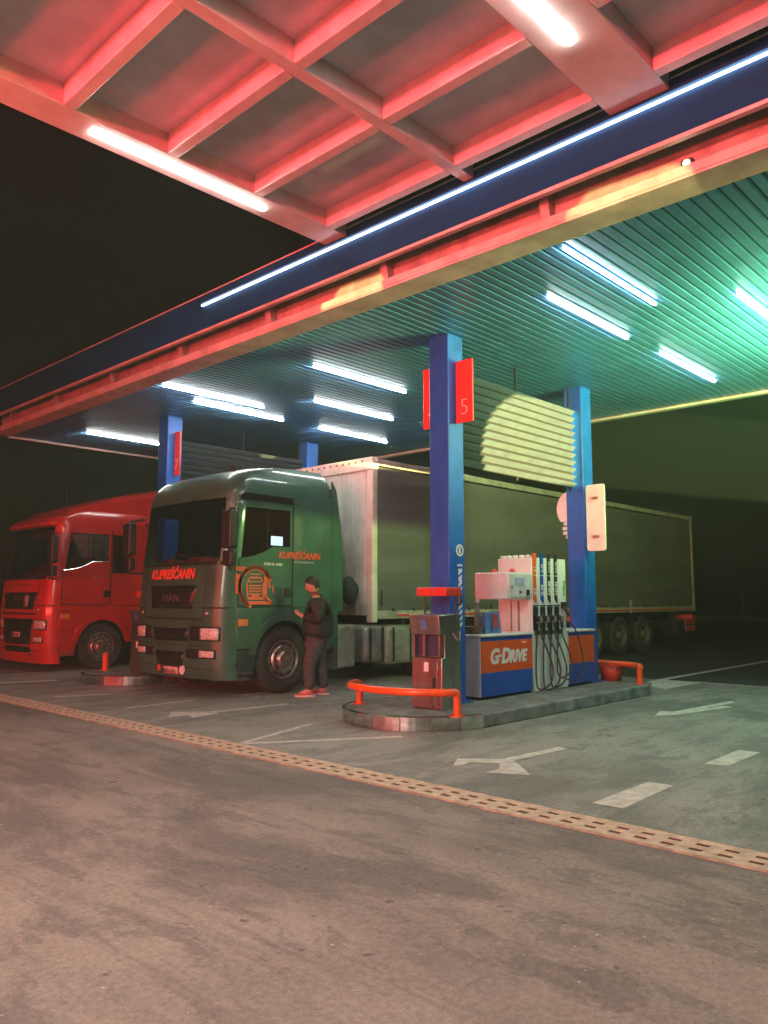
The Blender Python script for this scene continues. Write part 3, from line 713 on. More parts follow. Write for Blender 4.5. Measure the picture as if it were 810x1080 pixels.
def lorry(X0, Y0, paint, high, label, name='semi_truck'):
    t = thing(name, label, 'truck', (X0+1.2,Y0+1.23,0))
    Wd = 2.46; cY = Wd/2; r = .24; bul = .09
    if high: XF_ = [(.25,.05),(.5,0),(1.3,0),(1.97,.05),(2.92,.15),(3.05,.17),(3.2,.24),(3.30,.34),(3.38,.5),(3.44,.72),(3.48,1.0),(3.52,1.35)]
    else:    XF_ = [(.25,.05),(.5,0),(1.2,0),(1.86,.05),(2.88,.17),(2.97,.10),(3.05,.16),(3.13,.32),(3.21,.55),(3.28,.85),(3.33,1.1),(3.36,1.35)]
    zt = 3.52 if high else 3.36; wR = .51 if high else .465
    def ins(z):
        d = zt-z
        if d > .62: return 0.0
        return .012+.30*max(0,(.62-d)/.62)**3.2
    def F(y, z):
        i = ins(z); d = min(y-i, Wd-i-y); d = max(0,d)
        x = interp(XF_, z)+bul*((y-cY)/cY)**2
        if d < r: x += r - math.sqrt(max(0,r*r-(r-d)**2))
        return x
    def W(x,y,z): return (X0+x, Y0+y, z)
    wsb, wst = (1.97,2.92) if high else (1.86,2.88)
    dwb, dwt = (1.99,2.79) if high else (1.96,2.76)
    zs = sorted(set([1.30,1.45,1.62,1.78,wsb,dwb,2.12,2.3,2.5,dwt,wst,(dwt+wst)/2]+[z for z,_ in XF_ if z > 2.3] + ([3.0] if high else [])))
    cs = [.0,.004,.017,.04,.072,.112,.16,.208,.24]
    ys_f = cs + [.33,.45,.65,.9,1.23,1.56,1.81,2.01,2.13] + [Wd-c for c in cs[::-1]]
    xs_s = [.36,.60,.95,1.32,1.40,1.8,2.2]
    nS = len(xs_s); nF = len(ys_f)
    body = MB(); idx = {}
    for iz, z in enumerate(zs):
        i = ins(z); ring = []
        xc = F(i, z)
        for x in xs_s[::-1]:
            ring.append((max(x, xc+.01+.05*xs_s.index(x)), i, z))
        for c in ys_f:
            y = i + c*(Wd-2*i)/Wd; ring.append((F(y,z), y, z))
        for x in xs_s: ring.append((max(x, xc+.01+.05*xs_s.index(x)), Wd-i, z))
        for k,p in enumerate(ring):
            idx[iz,k] = len(body.v); body.v.append(V(W(*p)))
    nR = nS*2+nF
    gw = MB(); gw.v = body.v; gs = [MB(), MB()]
    for g_ in gs: g_.v = body.v
    ws0, ws1 = nS+6, nS+nF-7   # windscreen column range
    for iz in range(len(zs)-1):
        z0, z1 = zs[iz], zs[iz+1]; zm = (z0+z1)/2
        for k in range(nR-1):
            f = [idx[iz,k],idx[iz,k+1],idx[iz+1,k+1],idx[iz+1,k]]
            if wsb < zm < wst and ws0 <= k < ws1: gw.face(f, True); continue
            # door windows: side columns between .42(.62) and 1.32
            side = None
            if k < nS-1: side = 0; kk = nS-2-k
            elif k >= nS+nF: side = 1; kk = k-(nS+nF)
            if side is not None and dwb < zm < dwt and kk in ((0,1,2) if high else (0,1,2)): gs[side].face(f, True); continue
            if not high and side is not None and dwb < zm < dwt and kk in (4,): gs[side].face(f, True); continue
            body.face(f, True)
    top = [idx[len(zs)-1,k] for k in range(nR)]
    body.face(top, True)
    bd = body.build('cab', paint, t, recalc=True, angle=32)
    for g_, nm in ((gw,'windscreen'),(gs[0],'side_window'),(gs[1],'side_window')):
        used = sorted({i for f in g_.f for i in f}); mp = {u:i for i,u in enumerate(used)}
        g2 = MB(); g2.v = [g_.v[u] for u in used]; g2.f = [[mp[i] for i in f] for f in g_.f]; g2.mi=[0]*len(g2.f); g2.sm=[True]*len(g2.f)
        g2.build(nm, GLASS, bd)
    # patches laid on the curved front
    def fpatch(name, y0,y1,z0,z1,m,par,off=.006,th=.012,ny=8,nz=3,tl=0,tr=0,bevel=0):
        mb = MB(); g = {}
        for j in range(nz+1):
            z = z0+(z1-z0)*j/nz; s = 1-j/nz
            a = y0+tl*s; b_ = y1-tr*s
            for i in range(ny+1):
                y = a+(b_-a)*i/ny; g[i,j] = len(mb.v); mb.v.append(V(W(F(y,z)-off, y, z)))
        for j in range(nz):
            for i in range(ny): mb.face([g[i,j],g[i,j+1],g[i+1,j+1],g[i+1,j]], True)
        o = mb.build(name, m, par, recalc=False)
        md = o.modifiers.new('solid','SOLIDIFY'); md.thickness = th; md.offset = -1
        return o
    # rubber seal of the windscreen, black band above dashboard
    fpatch('windscreen_seal', .11,Wd-.11,wsb-.045,wsb,BLACK,bd,.010,.02,16,1)
    # lower front module under the cab
    lo = MB(); zl = [(.26 if high else .16),.34,.5,.8,1.05,1.22,1.295]; g = {}
    for j,z in enumerate(zl):
        row = [(.345,0,z)] + [(F(c,z),c,z) for c in ys_f] + [(.345,Wd,z)]
        for i,p in enumerate(row): g[j,i] = len(lo.v); lo.v.append(V(W(*p)))
        nr = len(row)
    for j in range(len(zl)-1):
        for i in range(nr-1): lo.face([g[j,i],g[j,i+1],g[j+1,i+1],g[j+1,i]], True)
    lo.face([g[0,i] for i in range(nr)][::-1]); lo.face([g[len(zl)-1,i] for i in range(nr)])
    bp = lo.build('bumper', paint, t, angle=32)
    # front panel: grille, badge, seams
    if high: gz0,gz1 = 1.28,1.63
    else: gz0,gz1 = 1.22,1.56
    gm = .58 if high else .42
    gr = fpatch('grille', gm,Wd-gm,gz0,gz1,GRILLE,bd,.008,.02,10,3,.10,.10)
    for z in [gz0+.06+.055*k for k in range(5)]:
        fpatch('grille_bar', .70,Wd-.70,z,z+.012,BLACK,gr,.016,.012,8,1)
    fpatch('panel_gap', .42,Wd-.42,1.115,1.15,VOID,bp,.004,.01,10,1)
    fpatch('panel_gap', .03,.40,1.285,1.305,VOID,bp,.004,.01,8,1); fpatch('panel_gap', Wd-.40,Wd-.03,1.285,1.305,VOID,bp,.004,.01,8,1)
    text('badge_lettering', 'MAN', .15, mat('dull_chrome',(.20,.18,.17),.4,metal=.6), gr, W(F(cY,1.4)-.024,cY+.21,1.385),(0,-1,0),(0,0,1), width=.44, offset=.004)
    for y0_,y1_ in ((.40,.412),(Wd-.412,Wd-.40)):
        fpatch('panel_gap', y0_,y1_,1.16,wsb-.05,VOID,bd,.003,.008,1,5)
        fpatch('panel_gap', y0_+.28*(1 if y0_<1 else -1),y1_+.28*(1 if y0_<1 else -1),.42,1.11,VOID,bp,.003,.008,1,5)
    fpatch('panel_gap', .06,Wd-.06,.735,.745,VOID,bp,.003,.008,14,1); fpatch('panel_gap', .06,Wd-.06,.405,.415,VOID,bp,.003,.008,14,1)
    fpatch('grab_bar', .72,Wd-.72,1.70,1.712,BLACK,bd,.012,.012,10,1) if not high else None
    if high:
        fpatch('air_intake', .74,Wd-.74,.80,.985,GRILLE,bp,.006,.015,10,2,.04,.04)
        fpatch('air_intake', .84,Wd-.84,.43,.64,GRILLE,bp,.006,.015,10,2,.05,.05)
    else:
        ai = fpatch('air_intake', .50,Wd-.50,.36,1.03,GRILLE,bp,.008,.015,12,3,.12,.12)
        for z in (.46,.56,.82,.92): fpatch('grille_bar', .66,Wd-.66,z,z+.02,BLACK,ai,.018,.012,8,1)
    for s in (0,1):
        def yy(p,q): return (p,q) if s == 0 else (Wd-q, Wd-p)
        y0,y1 = yy(.09,.70 if high else .45)
        h = fpatch('headlight', y0,y1,.815,1.02,BLACK,bp,.007,.012,8,2)
        y0,y1 = yy(.11,.46); fpatch('lamp_lens', y0,y1,.835,1.0,LENS,h,.013,.010,8,2)
        y0,y1 = yy(.14,.78 if high else .50); fg = fpatch('fog_light', y0,y1,.56,.69,BLACK,bp,.007,.012,8,2)
        y0,y1 = yy(.17,.48); fpatch('lamp_lens', y0,y1,.58,.675,LENS,fg,.013,.010,6,2)
        y0,y1 = yy(.30,.36); fpatch('marker_lamp', y0,y1,1.20,1.23,LENS,bp,.010,.012,2,1)
    if high:
        fpatch('number_plate', cY-.21,cY+.19,.30,.405,mat('plate_pink',(.70,.52,.50),.4),bp,.012,.01,3,1)
        text('plate_lettering','K19 K 812',.075,STRK,bp,W(F(cY,.35)-.016,cY+.18,.325),(0,-1,0),(0,0,1),width=.34)
        mb = MB(); mb.lathe(W(F(cY-.36,.36)-.012,cY-.33,.375),(-1,0,0),[(.001,.004),(.052,.004),(.06,.006),(.072,.006),(.072,0)],20); mb.build('emblem_disc', WHITE, bp)
        mb = MB(); mb.lathe(W(F(cY+.30,.36)-.012,cY+.31,.375),(-1,0,0),[(.001,.004),(.05,.004),(.05,0)],20); mb.build('reflector', REDREF, bp)
    else:
        fpatch('number_plate', cY-.21,cY+.19,.66,.76,mat('plate_pink',(.70,.52,.50),.4),bp,.020,.01,3,1)
        text('plate_lettering','K07 M 338',.07,STRK,bp,W(F(cY,.7)-.024,cY+.18,.685),(0,-1,0),(0,0,1),width=.34)
        mb = MB(); mb.lathe(W(F(.62,.36)-.006,.62,.37),(-1,0,0),[(.045,.004),(.06,.006),(.062,0)],18); mb.build('tow_eye', CHROME, bp)
        fpatch('grille_sticker', .74,.92,1.27,1.50,mat('sticker_grey',(.4,.36,.34),.5),gr,.022,.006,2,1)
    # sun visor band / roof lip
    if not high: fpatch('sun_visor', .12,Wd-.12,2.885,2.95,paint,bd,.05,.05,16,1)
    # side panels with wheel arch (both sides)
    wx, wz, wr = 1.23, wR, wR+.09
    for s in (0,1):
        y0 = -.006 if s == 0 else Wd+.006; dy = .10 if s == 0 else -.10
        pts = [(.335,1.292),(2.2,1.292),(2.2,.62)]
        pts += [(wx+wr*math.cos(math.radians(a)), wz+wr*math.sin(math.radians(a))) for a in range(10,171,8)]
        pts += [(.60,.70),(.335,.70)]
        mb = MB(); mb.prism([W(x,y0,z) for x,z in pts],(0,dy,0)); sp = mb.build('side_panel', paint, t, bevel=.008)
        # fender lip
        mb = MB(); n=20; y1 = y0-(.035 if s==0 else -.035)
        for i in range(n):
            a,b_ = math.radians(8+164*i/n), math.radians(8+164*(i+1)/n)
            R0,R1 = wr-.015, wr+.085
            P = [W(wx+R0*math.cos(a),y1,wz+R0*math.sin(a)),W(wx+R1*math.cos(a),y1,wz+R1*math.sin(a)),W(wx+R1*math.cos(b_),y1,wz+R1*math.sin(b_)),W(wx+R0*math.cos(b_),y1,wz+R0*math.sin(b_))]
            mb.prism(P,(0,y0-y1-(.004 if s==0 else -.004)+ (0.02 if s==0 else -.02),0))
        mb.build('fender', paint, sp)
        yb_ = y0+(.012 if s==0 else -.012)
        mb = MB(); mb.prism([W(.335,yb_,.30),W(.66,yb_,.30),W(.72,yb_,.69),W(.335,yb_,.69)],(0,dy*.8,0)); stp = mb.build('step', paint if not high else mat('step_dark',(.03,.045,.04),.5), t, bevel=.01)
        mb = MB(); mb.box(X0+.35,X0+.62,Y0+y0-.004,Y0+y0+.06,.335,.36) if s==0 else mb.box(X0+.35,X0+.62,Y0+y0-.06,Y0+y0+.004,.335,.36); mb.build('tread', CHROME, stp)
        yo = y0-(.010 if s==0 else -.010)
        mb = MB(); mb.box(X0+.36,X0+.53,Y0+min(y0,yo),Y0+max(y0,yo),1.03,1.13); mb.build('indicator', AMBER, sp, bevel=.003)
        if s == 0:
            mb = MB(); mb.lathe(W(.70,y0-.0,.80),(0,-1,0),[(.001,.012),(.036,.01),(.04,0)],14); mb.build('indicator', AMBER, sp)
        # door with seams and handle
        yd0 = -.004 if s==0 else Wd+.004
        ee = -.003 if s==0 else .003
        mb = MB()
        for (x0,x1,z0,z1) in ((1.365,1.385,1.32,(3.0 if high else 2.86)),(.345,.358,.32+1.0,dwb+.02),(.35,1.37,1.315,1.332)):
            mb.box(X0+x0,X0+x1,Y0+min(yd0,yd0+ee),Y0+max(yd0,yd0+ee),z0,z1)
        mb.build('door_seam', VOID, bd, split=True)
        mb = MB(); mb.box(X0+1.22,X0+1.37,Y0+min(yd0,yd0+5*ee),Y0+max(yd0,yd0+5*ee),1.46,1.60); mb.build('door_handle', BLACK, bd, bevel=.005)
        # infill below the window line that rises towards the back
        yi = .002 if s==0 else Wd-.002
        mb = MB(); mb.prism([W(.35,yi,dwb-.01),W(1.34,yi,dwb-.01),W(1.34,yi,dwb+.235),W(.98,yi,dwb+.225),W(.80,yi,dwb+.13),W(.60,yi,dwb+.07),W(.35,yi,dwb+.025)],(0,-.012 if s==0 else .012,0)); mb.build('door_sill', paint, bd)
        mb = MB(); mb.tube([V(W(*p))+V((0,-.014 if s==0 else .014,0)) for p in ((.36,yi,dwb+.030),(.62,yi,dwb+.075),(.80,yi,dwb+.135),(.98,yi,dwb+.228),(1.32,yi,dwb+.238))],.006,6); mb.build('window_trim', CHROME if not high else BLACK, bd)
        mb = MB(); mb.box(X0+.86,X0+.885,Y0+min(yi,yi-2*ee),Y0+max(yi,yi-2*ee),dwb+.2,dwt); mb.build('window_divider', BLACK, bd)
        if high:
            mb = MB(); mb.prism([W(.36,yd0,2.90),W(1.36,yd0,2.90),W(1.36,yd0,2.985),W(.46,yd0,3.0),W(.38,yd0,2.97)],(0,ee,0)); mb.build('upper_window', mat('dark_gloss',(.012,.014,.014),.12,coat=.6), bd)
        # mirrors
        ym0, ym1 = (-.30,-.06) if s==0 else (Wd+.06,Wd+.30)
        zt_ = dwt-.10
        mb = MB(); mb.box(X0-.02,X0+.12,Y0+ym0,Y0+ym1,zt_-.55,zt_); mb.box(X0+.0,X0+.12,Y0+ym0+.01,Y0+ym1-.01,zt_-.80,zt_-.58); mir = mb.build('mirror', BLACK, t, bevel=.035, seg=3)
        mb = MB(); mb.cyl(W(.24,(0.01 if s==0 else Wd-.01),zt_+.06),W(.05,(ym0+ym1)/2,zt_+.02),.022,8); mb.cyl(W(.22,(0.01 if s==0 else Wd-.01),zt_-.84),W(.05,(ym0+ym1)/2,zt_-.84),.022,8); mb.cyl(W(.05,(ym0+ym1)/2,zt_-.84),W(.05,(ym0+ym1)/2,zt_+.02),.02,8); mb.build('mirror_arm', BLACK, mir)
    # chassis, interior
    mb = MB(); mb.box(X0+.72,X0+2.15,Y0+.35,Y0+Wd-.35,.62,1.296); mb.box(X0+.9,X0+6.0,Y0+.78,Y0+.92,.70,.98); mb.box(X0+.9,X0+6.0,Y0+Wd-.92,Y0+Wd-.78,.70,.98); mb.box(X0+2.3,X0+2.7,Y0+.9,Y0+Wd-.9,.7,1.0); mb.box(X0+4.3,X0+5.5,Y0+.92,Y0+Wd-.92,.80,1.06); mb.build('chassis', CHASS, t)
    it = MB(); it.box(X0+.42,X0+2.18,Y0+.05,Y0+Wd-.05,1.30,1.34); inn = it.build('cab_floor', INTER, t)
    it = MB(); it.box(X0+2.16,X0+2.198,Y0+.02,Y0+Wd-.02,1.30,zt-.30); it.build('back_wall', INTER, t)
    it = MB(); it.prism([W(.36,.10,1.34),W(.82,.10,1.34),W(.80,.10,1.86),W(.66,.10,wsb-.05),W(.36,.10,wsb-.06)],(0,Wd-.2,0)); it.build('dashboard', INTER, inn, bevel=.02)
    for y in (.42,1.55):
        it = MB(); it.box(X0+1.0,X0+1.5,Y0+y,Y0+y+.5,1.34,1.72); it.box(X0+1.42,X0+1.56,Y0+y,Y0+y+.5,1.70,2.35); it.box(X0+1.44,X0+1.54,Y0+y+.12,Y0+y+.38,2.34,2.55); it.build('seat', INTER, inn, bevel=.03)
    it = MB(); it.box(X0+1.75,X0+2.15,Y0+.05,Y0+Wd-.05,1.5,1.75); it.build('bunk', INTER, inn, bevel=.03)
    it = MB(); it.box(X0+.5,X0+2.15,Y0+.2,Y0+Wd-.2,2.98,3.0); it.build('headliner', INTER, inn)
    mb = MB(); mb.lathe(W(.92,.68,1.98),(-.55,0,.83),[(.21,.0),(.225,.012),(.21,.024),(.198,.012)],24,True); mb.cyl(W(.92,.68,1.98),W(.74,.68,1.78),.03,8); mb.box(X0+.90,X0+.94,Y0+.48,Y0+.88,1.96,1.99); mb.build('steering_wheel', BLACK, inn)
    mb = MB()
    for y,w,h_ in ((.5,.15,.05),(.75,.25,.10),(1.15,.5,.13),(1.62,.22,.09),(1.95,.2,.12),(2.15,.1,.08)):
        mb.box(X0+.40,X0+.52,Y0+y-w/2,Y0+y+w/2,wsb-.06,wsb-.06+h_+.04)
    mb.build('dashboard_clutter', mat('clutter',(.34,.17,.13),.6,var=.4,nscale=12), inn, bevel=.01)
    # wipers
    for y in (.55,1.5):
        mb = MB(); pts = [V(W(F(y,wsb-.03)-.03,y,wsb-.03)),V(W(F(y+.3,wsb+.1)-.03,y+.35,wsb+.10)),V(W(F(y+.6,wsb+.13)-.03,y+.62,wsb+.14))]
        mb.tube(pts,.012,6); mb.build('wiper', BLACK, bd)
    # wheels
    for s,y in ((-1,.155),(1,Wd-.155)):
        wheel(t, W(wx,y,wR), s, wR, .30)
        wheel(t, W(wx+3.65,y+(.17 if s<0 else -.17),.51), s, .51, .56, 1)
        mb = MB(); cc = V(W(wx+3.65,y+(.17 if s<0 else -.17),.51)); 
        P = [(cc.x+.60*math.cos(math.radians(a)),cc.y-.3,cc.z+.60*math.sin(math.radians(a))) for a in range(10,171,10)]
        P2 = [(cc.x+.57*math.cos(math.radians(a)),cc.y-.3,cc.z+.57*math.sin(math.radians(a))) for a in range(170,9,-10)]
        mb.prism(P+P2,(0,.6,0)); mb.build('mudguard', BLACK, t)
    return t, bd, W, F, Wd

gt, gbd, GW, GF, GWd = lorry(6.57, 9.47, GREENP, True, 'dark green high roofed articulated truck with orange lettering, parked under the canopy')
# lettering of the haulier on the front and the side
text('haulier_lettering', 'KUPREŠĆANIN', .20, REDLET, gbd, GW(GF(1.23,1.8)-.012,1.85,1.735),(0,-1,0),(0.06,0,1), shear=.25, width=1.22, offset=.008)
text('haulier_lettering', 'KUPREŠĆANIN', .135, REDLET, gbd, GW(1.08,-.016,2.05),(1,0,0),(0,0,1), shear=.25, width=.86, offset=.005)
text('haulier_lettering', 'TOM M. AGM', .055, WHITE, gbd, GW(.80,-.012,1.93),(1,0,0),(0,0,1), shear=.2, width=.36, offset=.003)
text('haulier_lettering', 'transport', .05, CREAM, gbd, GW(1.40,-.006,1.985),(1,0,0),(0,0,1), shear=.2, width=.40)
text('roof_lettering', 'TGX XLX', .055, CREAM, gbd, GW(GF(.55,3.03)-.008,.75,3.01),(0.1,-1,0),(0.1,0,1), width=.26)
lg = MB(); yl = -.005
def seg(pts, w):  # a flat drawn line on the door
    pts = [V(p) for p in pts]
    for a,b_ in zip(pts,pts[1:]):
        d = (b_-a).normalized(); n_ = V((-d.z,0,d.x))*w/2; e = d*w*.3
        lg.prism([a-e+n_, a-e-n_, b_+e-n_, b_+e+n_],(0,-.003,0))
cxl, czl = .66,1.60
def LP(a,b_): return GW(a,yl,b_)
seg([LP(cxl+.29*math.cos(math.radians(a)), czl+.30*math.sin(math.radians(a))) for a in range(20,256,8)], .052)
seg([LP(cxl+.25*math.cos(math.radians(a)), czl+.26*math.sin(math.radians(a))) for a in range(40,150,10)], .020)
seg([LP(.93,1.60),LP(.86,1.83),LP(.86,1.46),LP(.98,1.36),LP(.52,1.36)], .034); seg([LP(.98,1.62),LP(1.0,1.52)], .02)
for z,w in ((1.385,.34),(1.42,.30)): seg([LP(.53,z),LP(.53+w,z)], .014)
T0 = [(.52,1.44),(.50,1.66),(.56,1.74),(.76,1.74),(.80,1.66),(.80,1.44),(.52,1.44)]
seg([LP(*p) for p in T0], .024)
for z in (1.50,1.54,1.58,1.62): seg([LP(.55,z),LP(.76,z)], .018)
seg([LP(.52,1.68),LP(.79,1.68)], .014); seg([LP(.57,1.79),LP(.75,1.79)], .014); seg([LP(.60,1.47),LP(.72,1.47)], .03); seg([LP(.83,1.78),LP(.83,1.45)],.02)
lg.build('truck_emblem', mat('emblem_orange',(.90,.17,.08),.35,var=.04), gbd)
mb = MB(); mb.prism([LP(.30,1.50),LP(.42,1.50),LP(.40,1.76),LP(.30,1.80)],(0,-.003,0)); mb.prism([LP(.30,1.83),LP(.52,1.83),LP(.47,1.90),LP(.30,1.90)],(0,-.003,0)); mb.build('emblem_reflection_patch', REDLET, gbd)  # red sign's reflection painted on the door beside the emblem
# glowing panel added for a sign reflected in the side window, roof horn, side deflector, tanks
mb = MB(); mb.box(GW(1.05,0,0)[0],GW(1.27,0,0)[0],9.47+.12,9.47+.135,2.25,2.39); mb.build('sign_reflection', SCREEN, gt)
mb = MB(); mb.box(GW(.62,0,0)[0],GW(.80,0,0)[0],9.47+.5,9.47+.62,3.40,3.50); mb.cyl(GW(.5,.35,3.36),GW(.5,.35,3.46),.01,6); mb.cyl(GW(.52,1.9,3.4),GW(.52,1.9,3.62),.008,6); mb.build('roof_horn', BLACK, gt, bevel=.01)
for s in (0,1):
    y0,y1 = (9.47-.0,9.51) if s==0 else (9.47+GWd-.04,9.47+GWd)
    mb = MB(); mb.prism([GW(2.21,0,.65)[0:1]+(y0,.65),(GW(2.21,0,0)[0],y0,3.35),(GW(2.30,0,0)[0],y0,3.2),(GW(2.44,0,0)[0],y0,2.4),(GW(2.46,0,0)[0],y0,1.25),(GW(2.34,0,0)[0],y0,1.2),(GW(2.34,0,0)[0],y0,.65)],(0,y1-y0,0)); mb.build('side_deflector', GREENP if s==0 else BLACK, gt)
mb = MB(); mb.box(8.86,8.95,9.49,9.85,.28,1.02); mb.build('tank_bracket', GREENP, gt, bevel=.02)
mb = MB(); mb.box(8.955,9.36,9.50,10.05,.30,1.0); mb.build('battery_box', TANKM, gt, bevel=.04, seg=3)
mb = MB(); mb.box(9.62,10.12,9.55,10.1,.34,.98); tk = mb.build('fuel_tank', TANKM, gt, bevel=.09, seg=4)
mb = MB(); mb.box(10.14,10.95,9.53,10.12,.28,.97); mb.build('fuel_tank', TANKM, gt, bevel=.09, seg=4)
mb = MB()
for x in (9.72,10.02,10.3,10.75): mb.box(x,x+.04,9.515,9.524,.33,.93)
mb.build('tank_strap', CHASS, tk, split=True)
mb = MB(); mb.tube(spline([(8.95,10.2,1.4),(9.15,10.1,1.2),(9.4,10.15,1.25),(9.7,10.2,1.6)],6),.02,6); mb.tube(spline([(8.95,10.5,1.5),(9.2,10.4,1.1),(9.5,10.45,1.2),(9.76,10.4,1.55)],6),.02,6); mb.build('air_hose', BLACK, gt, split=True)

rt, rbd, RW, RF, RWd = lorry(6.66, 15.42, REDP, False, 'bright red articulated truck parked beyond the second pump island')
# roof deflector of the red lorry
mb = MB(); g = {}
nx, ny = 12, 12
for i in range(nx+1):
    u = i/nx; x = .45+2.35*u
    for j in range(ny+1):
        v = j/ny; y = .16+(2.46-.32)*v; e = abs(2*v-1)
        z = 3.16+.72*(u**.75)*(1-.25*e**4) + .03; 
        if u < .02: z = 3.16
        g[i,j] = len(mb.v); mb.v.append(V(RW(x,y,z)))
for i in range(nx):
    for j in range(ny): mb.face([g[i,j],g[i+1,j],g[i+1,j+1],g[i,j+1]], True)
n0 = len(mb.v)
for j0 in (0,ny):
    for i in range(nx):
        p,q = mb.v[g[i,j0]], mb.v[g[i+1,j0]]
        mb.poly([tuple(p),tuple(q),(q.x,q.y,3.16),(p.x,p.y,3.16)], True)
mb.build('roof_deflector', REDP, rt, recalc=True)
mb = MB(); mb.tube([RW(.62,.55,3.15),RW(.60,.55,3.85)],[.010,.004],6); mb.build('aerial', BLACK, rt)
mb = MB(); mb.box(RW(2.215,0,0)[0],RW(2.80,0,0)[0],15.43,15.47,.9,3.25); mb.build('side_deflector', REDP, rt)
mb = MB(); mb.box(RW(2.21,0,0)[0],RW(2.80,0,0)[0],15.475,17.80,3.10,3.155); mb.build('rear_shelf', REDP, rt)
text('model_lettering', 'TGX 18.440', .05, GREYLET, rbd, RW(.93,-.006,1.86),(1,0,0),(0,0,1), width=.30)
mb = MB(); mb.box(RW(.0,0,0)[0]+.30,RW(0,0,0)[0]+.55,15.405,15.412,1.43,1.437).box(RW(.0,0,0)[0]+.30,RW(0,0,0)[0]+.55,15.40,15.408,1.17,1.178).box(RW(.0,0,0)[0]+.30,RW(0,0,0)[0]+.55,15.40,15.408,.80,.808); mb.build('side_crease', CHROME, rbd, split=True)
mb = MB(); mb.box(9.14,9.9,15.48,16.0,.35,.98); mb.build('fuel_tank', TANKM, rt, bevel=.08, seg=4)

# ------------------------------------------------------------------ trailer
TY0, TY1, TX0, TX1, TZ0, TZ1 = 9.50, 12.02, 9.76, 23.55, 1.12, 3.90
tr = thing('semi_trailer', 'long grey tarpaulin sided trailer coupled behind the green truck', 'trailer', (16.6,10.76,0))
mb = MB()
nx, nz = 150, 40; rnd = random.Random(3)
ph = [rnd.uniform(0,6.28) for _ in range(12)]
for y,sg in ((TY0,-1),(TY1,1)):
    g = {}
    for i in range(nx+1):
        for j in range(nz+1):
            x = TX0+.12+(TX1-TX0-.24)*i/nx; z = TZ0+.10+(TZ1-.16-TZ0-.10)*j/nz
            fx = (x-TX0); bay = (fx % 2.3)/2.3
            d_ = .012*math.sin(bay*math.pi)*1.0 + .008*math.sin(fx*2.1+ph[0]+z*1.2)+.007*math.sin(fx*.9+3*z+ph[1])+.006*math.sin(z*7+ph[2]+.5*fx)
            if fx < 2.2: d_ += .018*math.exp(-((z-3.35-.12*fx)**2)/.01)
            for zc,a_ in ((2.95,.10),(2.62,-.04),(2.28,.05),(1.95,-.02)):
                if fx < 3.4: d_ += .016*math.exp(-((z-zc-a_*fx)/.05)**2)*(1-fx/3.4)
            if i in (0,nx) or j in (0,nz): d_ = 0
            g[i,j] = len(mb.v); mb.v.append(V((x, y+sg*(d_-.012), z)))
    for i in range(nx):
        for j in range(nz): mb.face([g[i,j],g[i+1,j],g[i+1,j+1],g[i,j+1]], True)
mb.build('tarpaulin', TARP, tr, recalc=False, angle=60, split=True)
mb = MB(); mb.box(TX0+.1,TX1,TY0+.04,TY1-.04,TZ1-.05,TZ1-.03); mb.build('roof', TARP, tr)
mb = MB(); mb.box(TX0+.12,TX1,TY0-.012,TY0+.06,TZ1-.13,TZ1-.01); mb.box(TX0+.12,TX1,TY1-.06,TY1+.012,TZ1-.13,TZ1-.01); mb.box(TX1-.06,TX1,TY0,TY1,TZ1-.15,TZ1-.012); mb.build('top_rail', TARPR, tr, bevel=.012, split=True)
mb = MB(); mb.box(TX0+.12,TX1-.01,TY0-.015,TY0+.05,TZ0-.04,TZ0+.10); mb.box(TX0+.12,TX1-.01,TY1-.05,TY1+.015,TZ0-.04,TZ0+.10); mb.build('side_rail', TARPR, tr, bevel=.006, split=True)
mb = MB(); mb.box(TX0+.6,TX1-.3,TY0-.019,TY0-.016,TZ0-.005,TZ0+.035); mb.build('reflective_tape', REDREF, tr)
mb = MB(); mb.box(TX0+.6,TX1-.3,TY0-.019,TY0-.016,TZ0+.038,TZ0+.065); mb.build('reflective_tape', mat('tape_pale',(.6,.42,.36),.35), tr)
mb = MB(); mb.box(TX0+.1,TX1-.05,TY0+.05,TY1-.05,TZ0-.02,TZ0+.08); mb.build('floor', CHASS, tr)
# front bulkhead, vertically ribbed, with post and pierced top
mb = MB(); y = TY0+.17; 
mb.box(TX0+.03,TX0+.10,TY0+.15,TY1-.15,TZ0+.02,TZ1-.16)
while y < TY1-.2: mb.prism([(TX0+.03,y,TZ0+.02),(TX0+.004,y+.03,TZ0+.02),(TX0+.004,y+.12,TZ0+.02),(TX0+.03,y+.15,TZ0+.02)],(0,0,TZ1-.22-TZ0)); y += .215
fwall = mb.build('front_wall', CREAM, tr, bevel=.004)
mb = MB()
for y0_ in (TY0,TY1-.14): mb.box(TX0-.005,TX0+.13,y0_-.004,y0_+.148,TZ0-.10,TZ1-.02)
mb.build('corner_post', CREAM, tr, bevel=.02, split=True)
mb = MB(); mb.box(TX0-.012,TX0+.14,TY0-.006,TY1+.006,TZ1-.22,TZ1+.01); tp = mb.build('top_beam', CREAM, tr, bevel=.012)
mb = MB(); y = TY0+.22
while y < TY1-.1: mb.box(TX0-.016,TX0-.013,y,y+.05,TZ1-.075,TZ1-.035); y += .165
mb.build('slot_row', mat('slot_ochre',(.16,.11,.05),.6), tp)
mb = MB(); mb.box(TX0-.02,TX0+.02,TY0+.14,TY1-.14,1.34,1.37).box(TX0-.02,TX0+.02,TY0+.14,TY1-.14,1.24,1.265); mb.build('wall_rail', CREAM, fwall, split=True)
mb = MB(); mb.box(TX0-.34,TX0-.012,10.30,10.68,1.62,2.46); mb.box(TX0-.34,TX0-.012,10.95,11.4,1.5,2.5); mb.build('equipment_box', mat('box_grey',(.07,.065,.06),.6), fwall, bevel=.02, split=True)
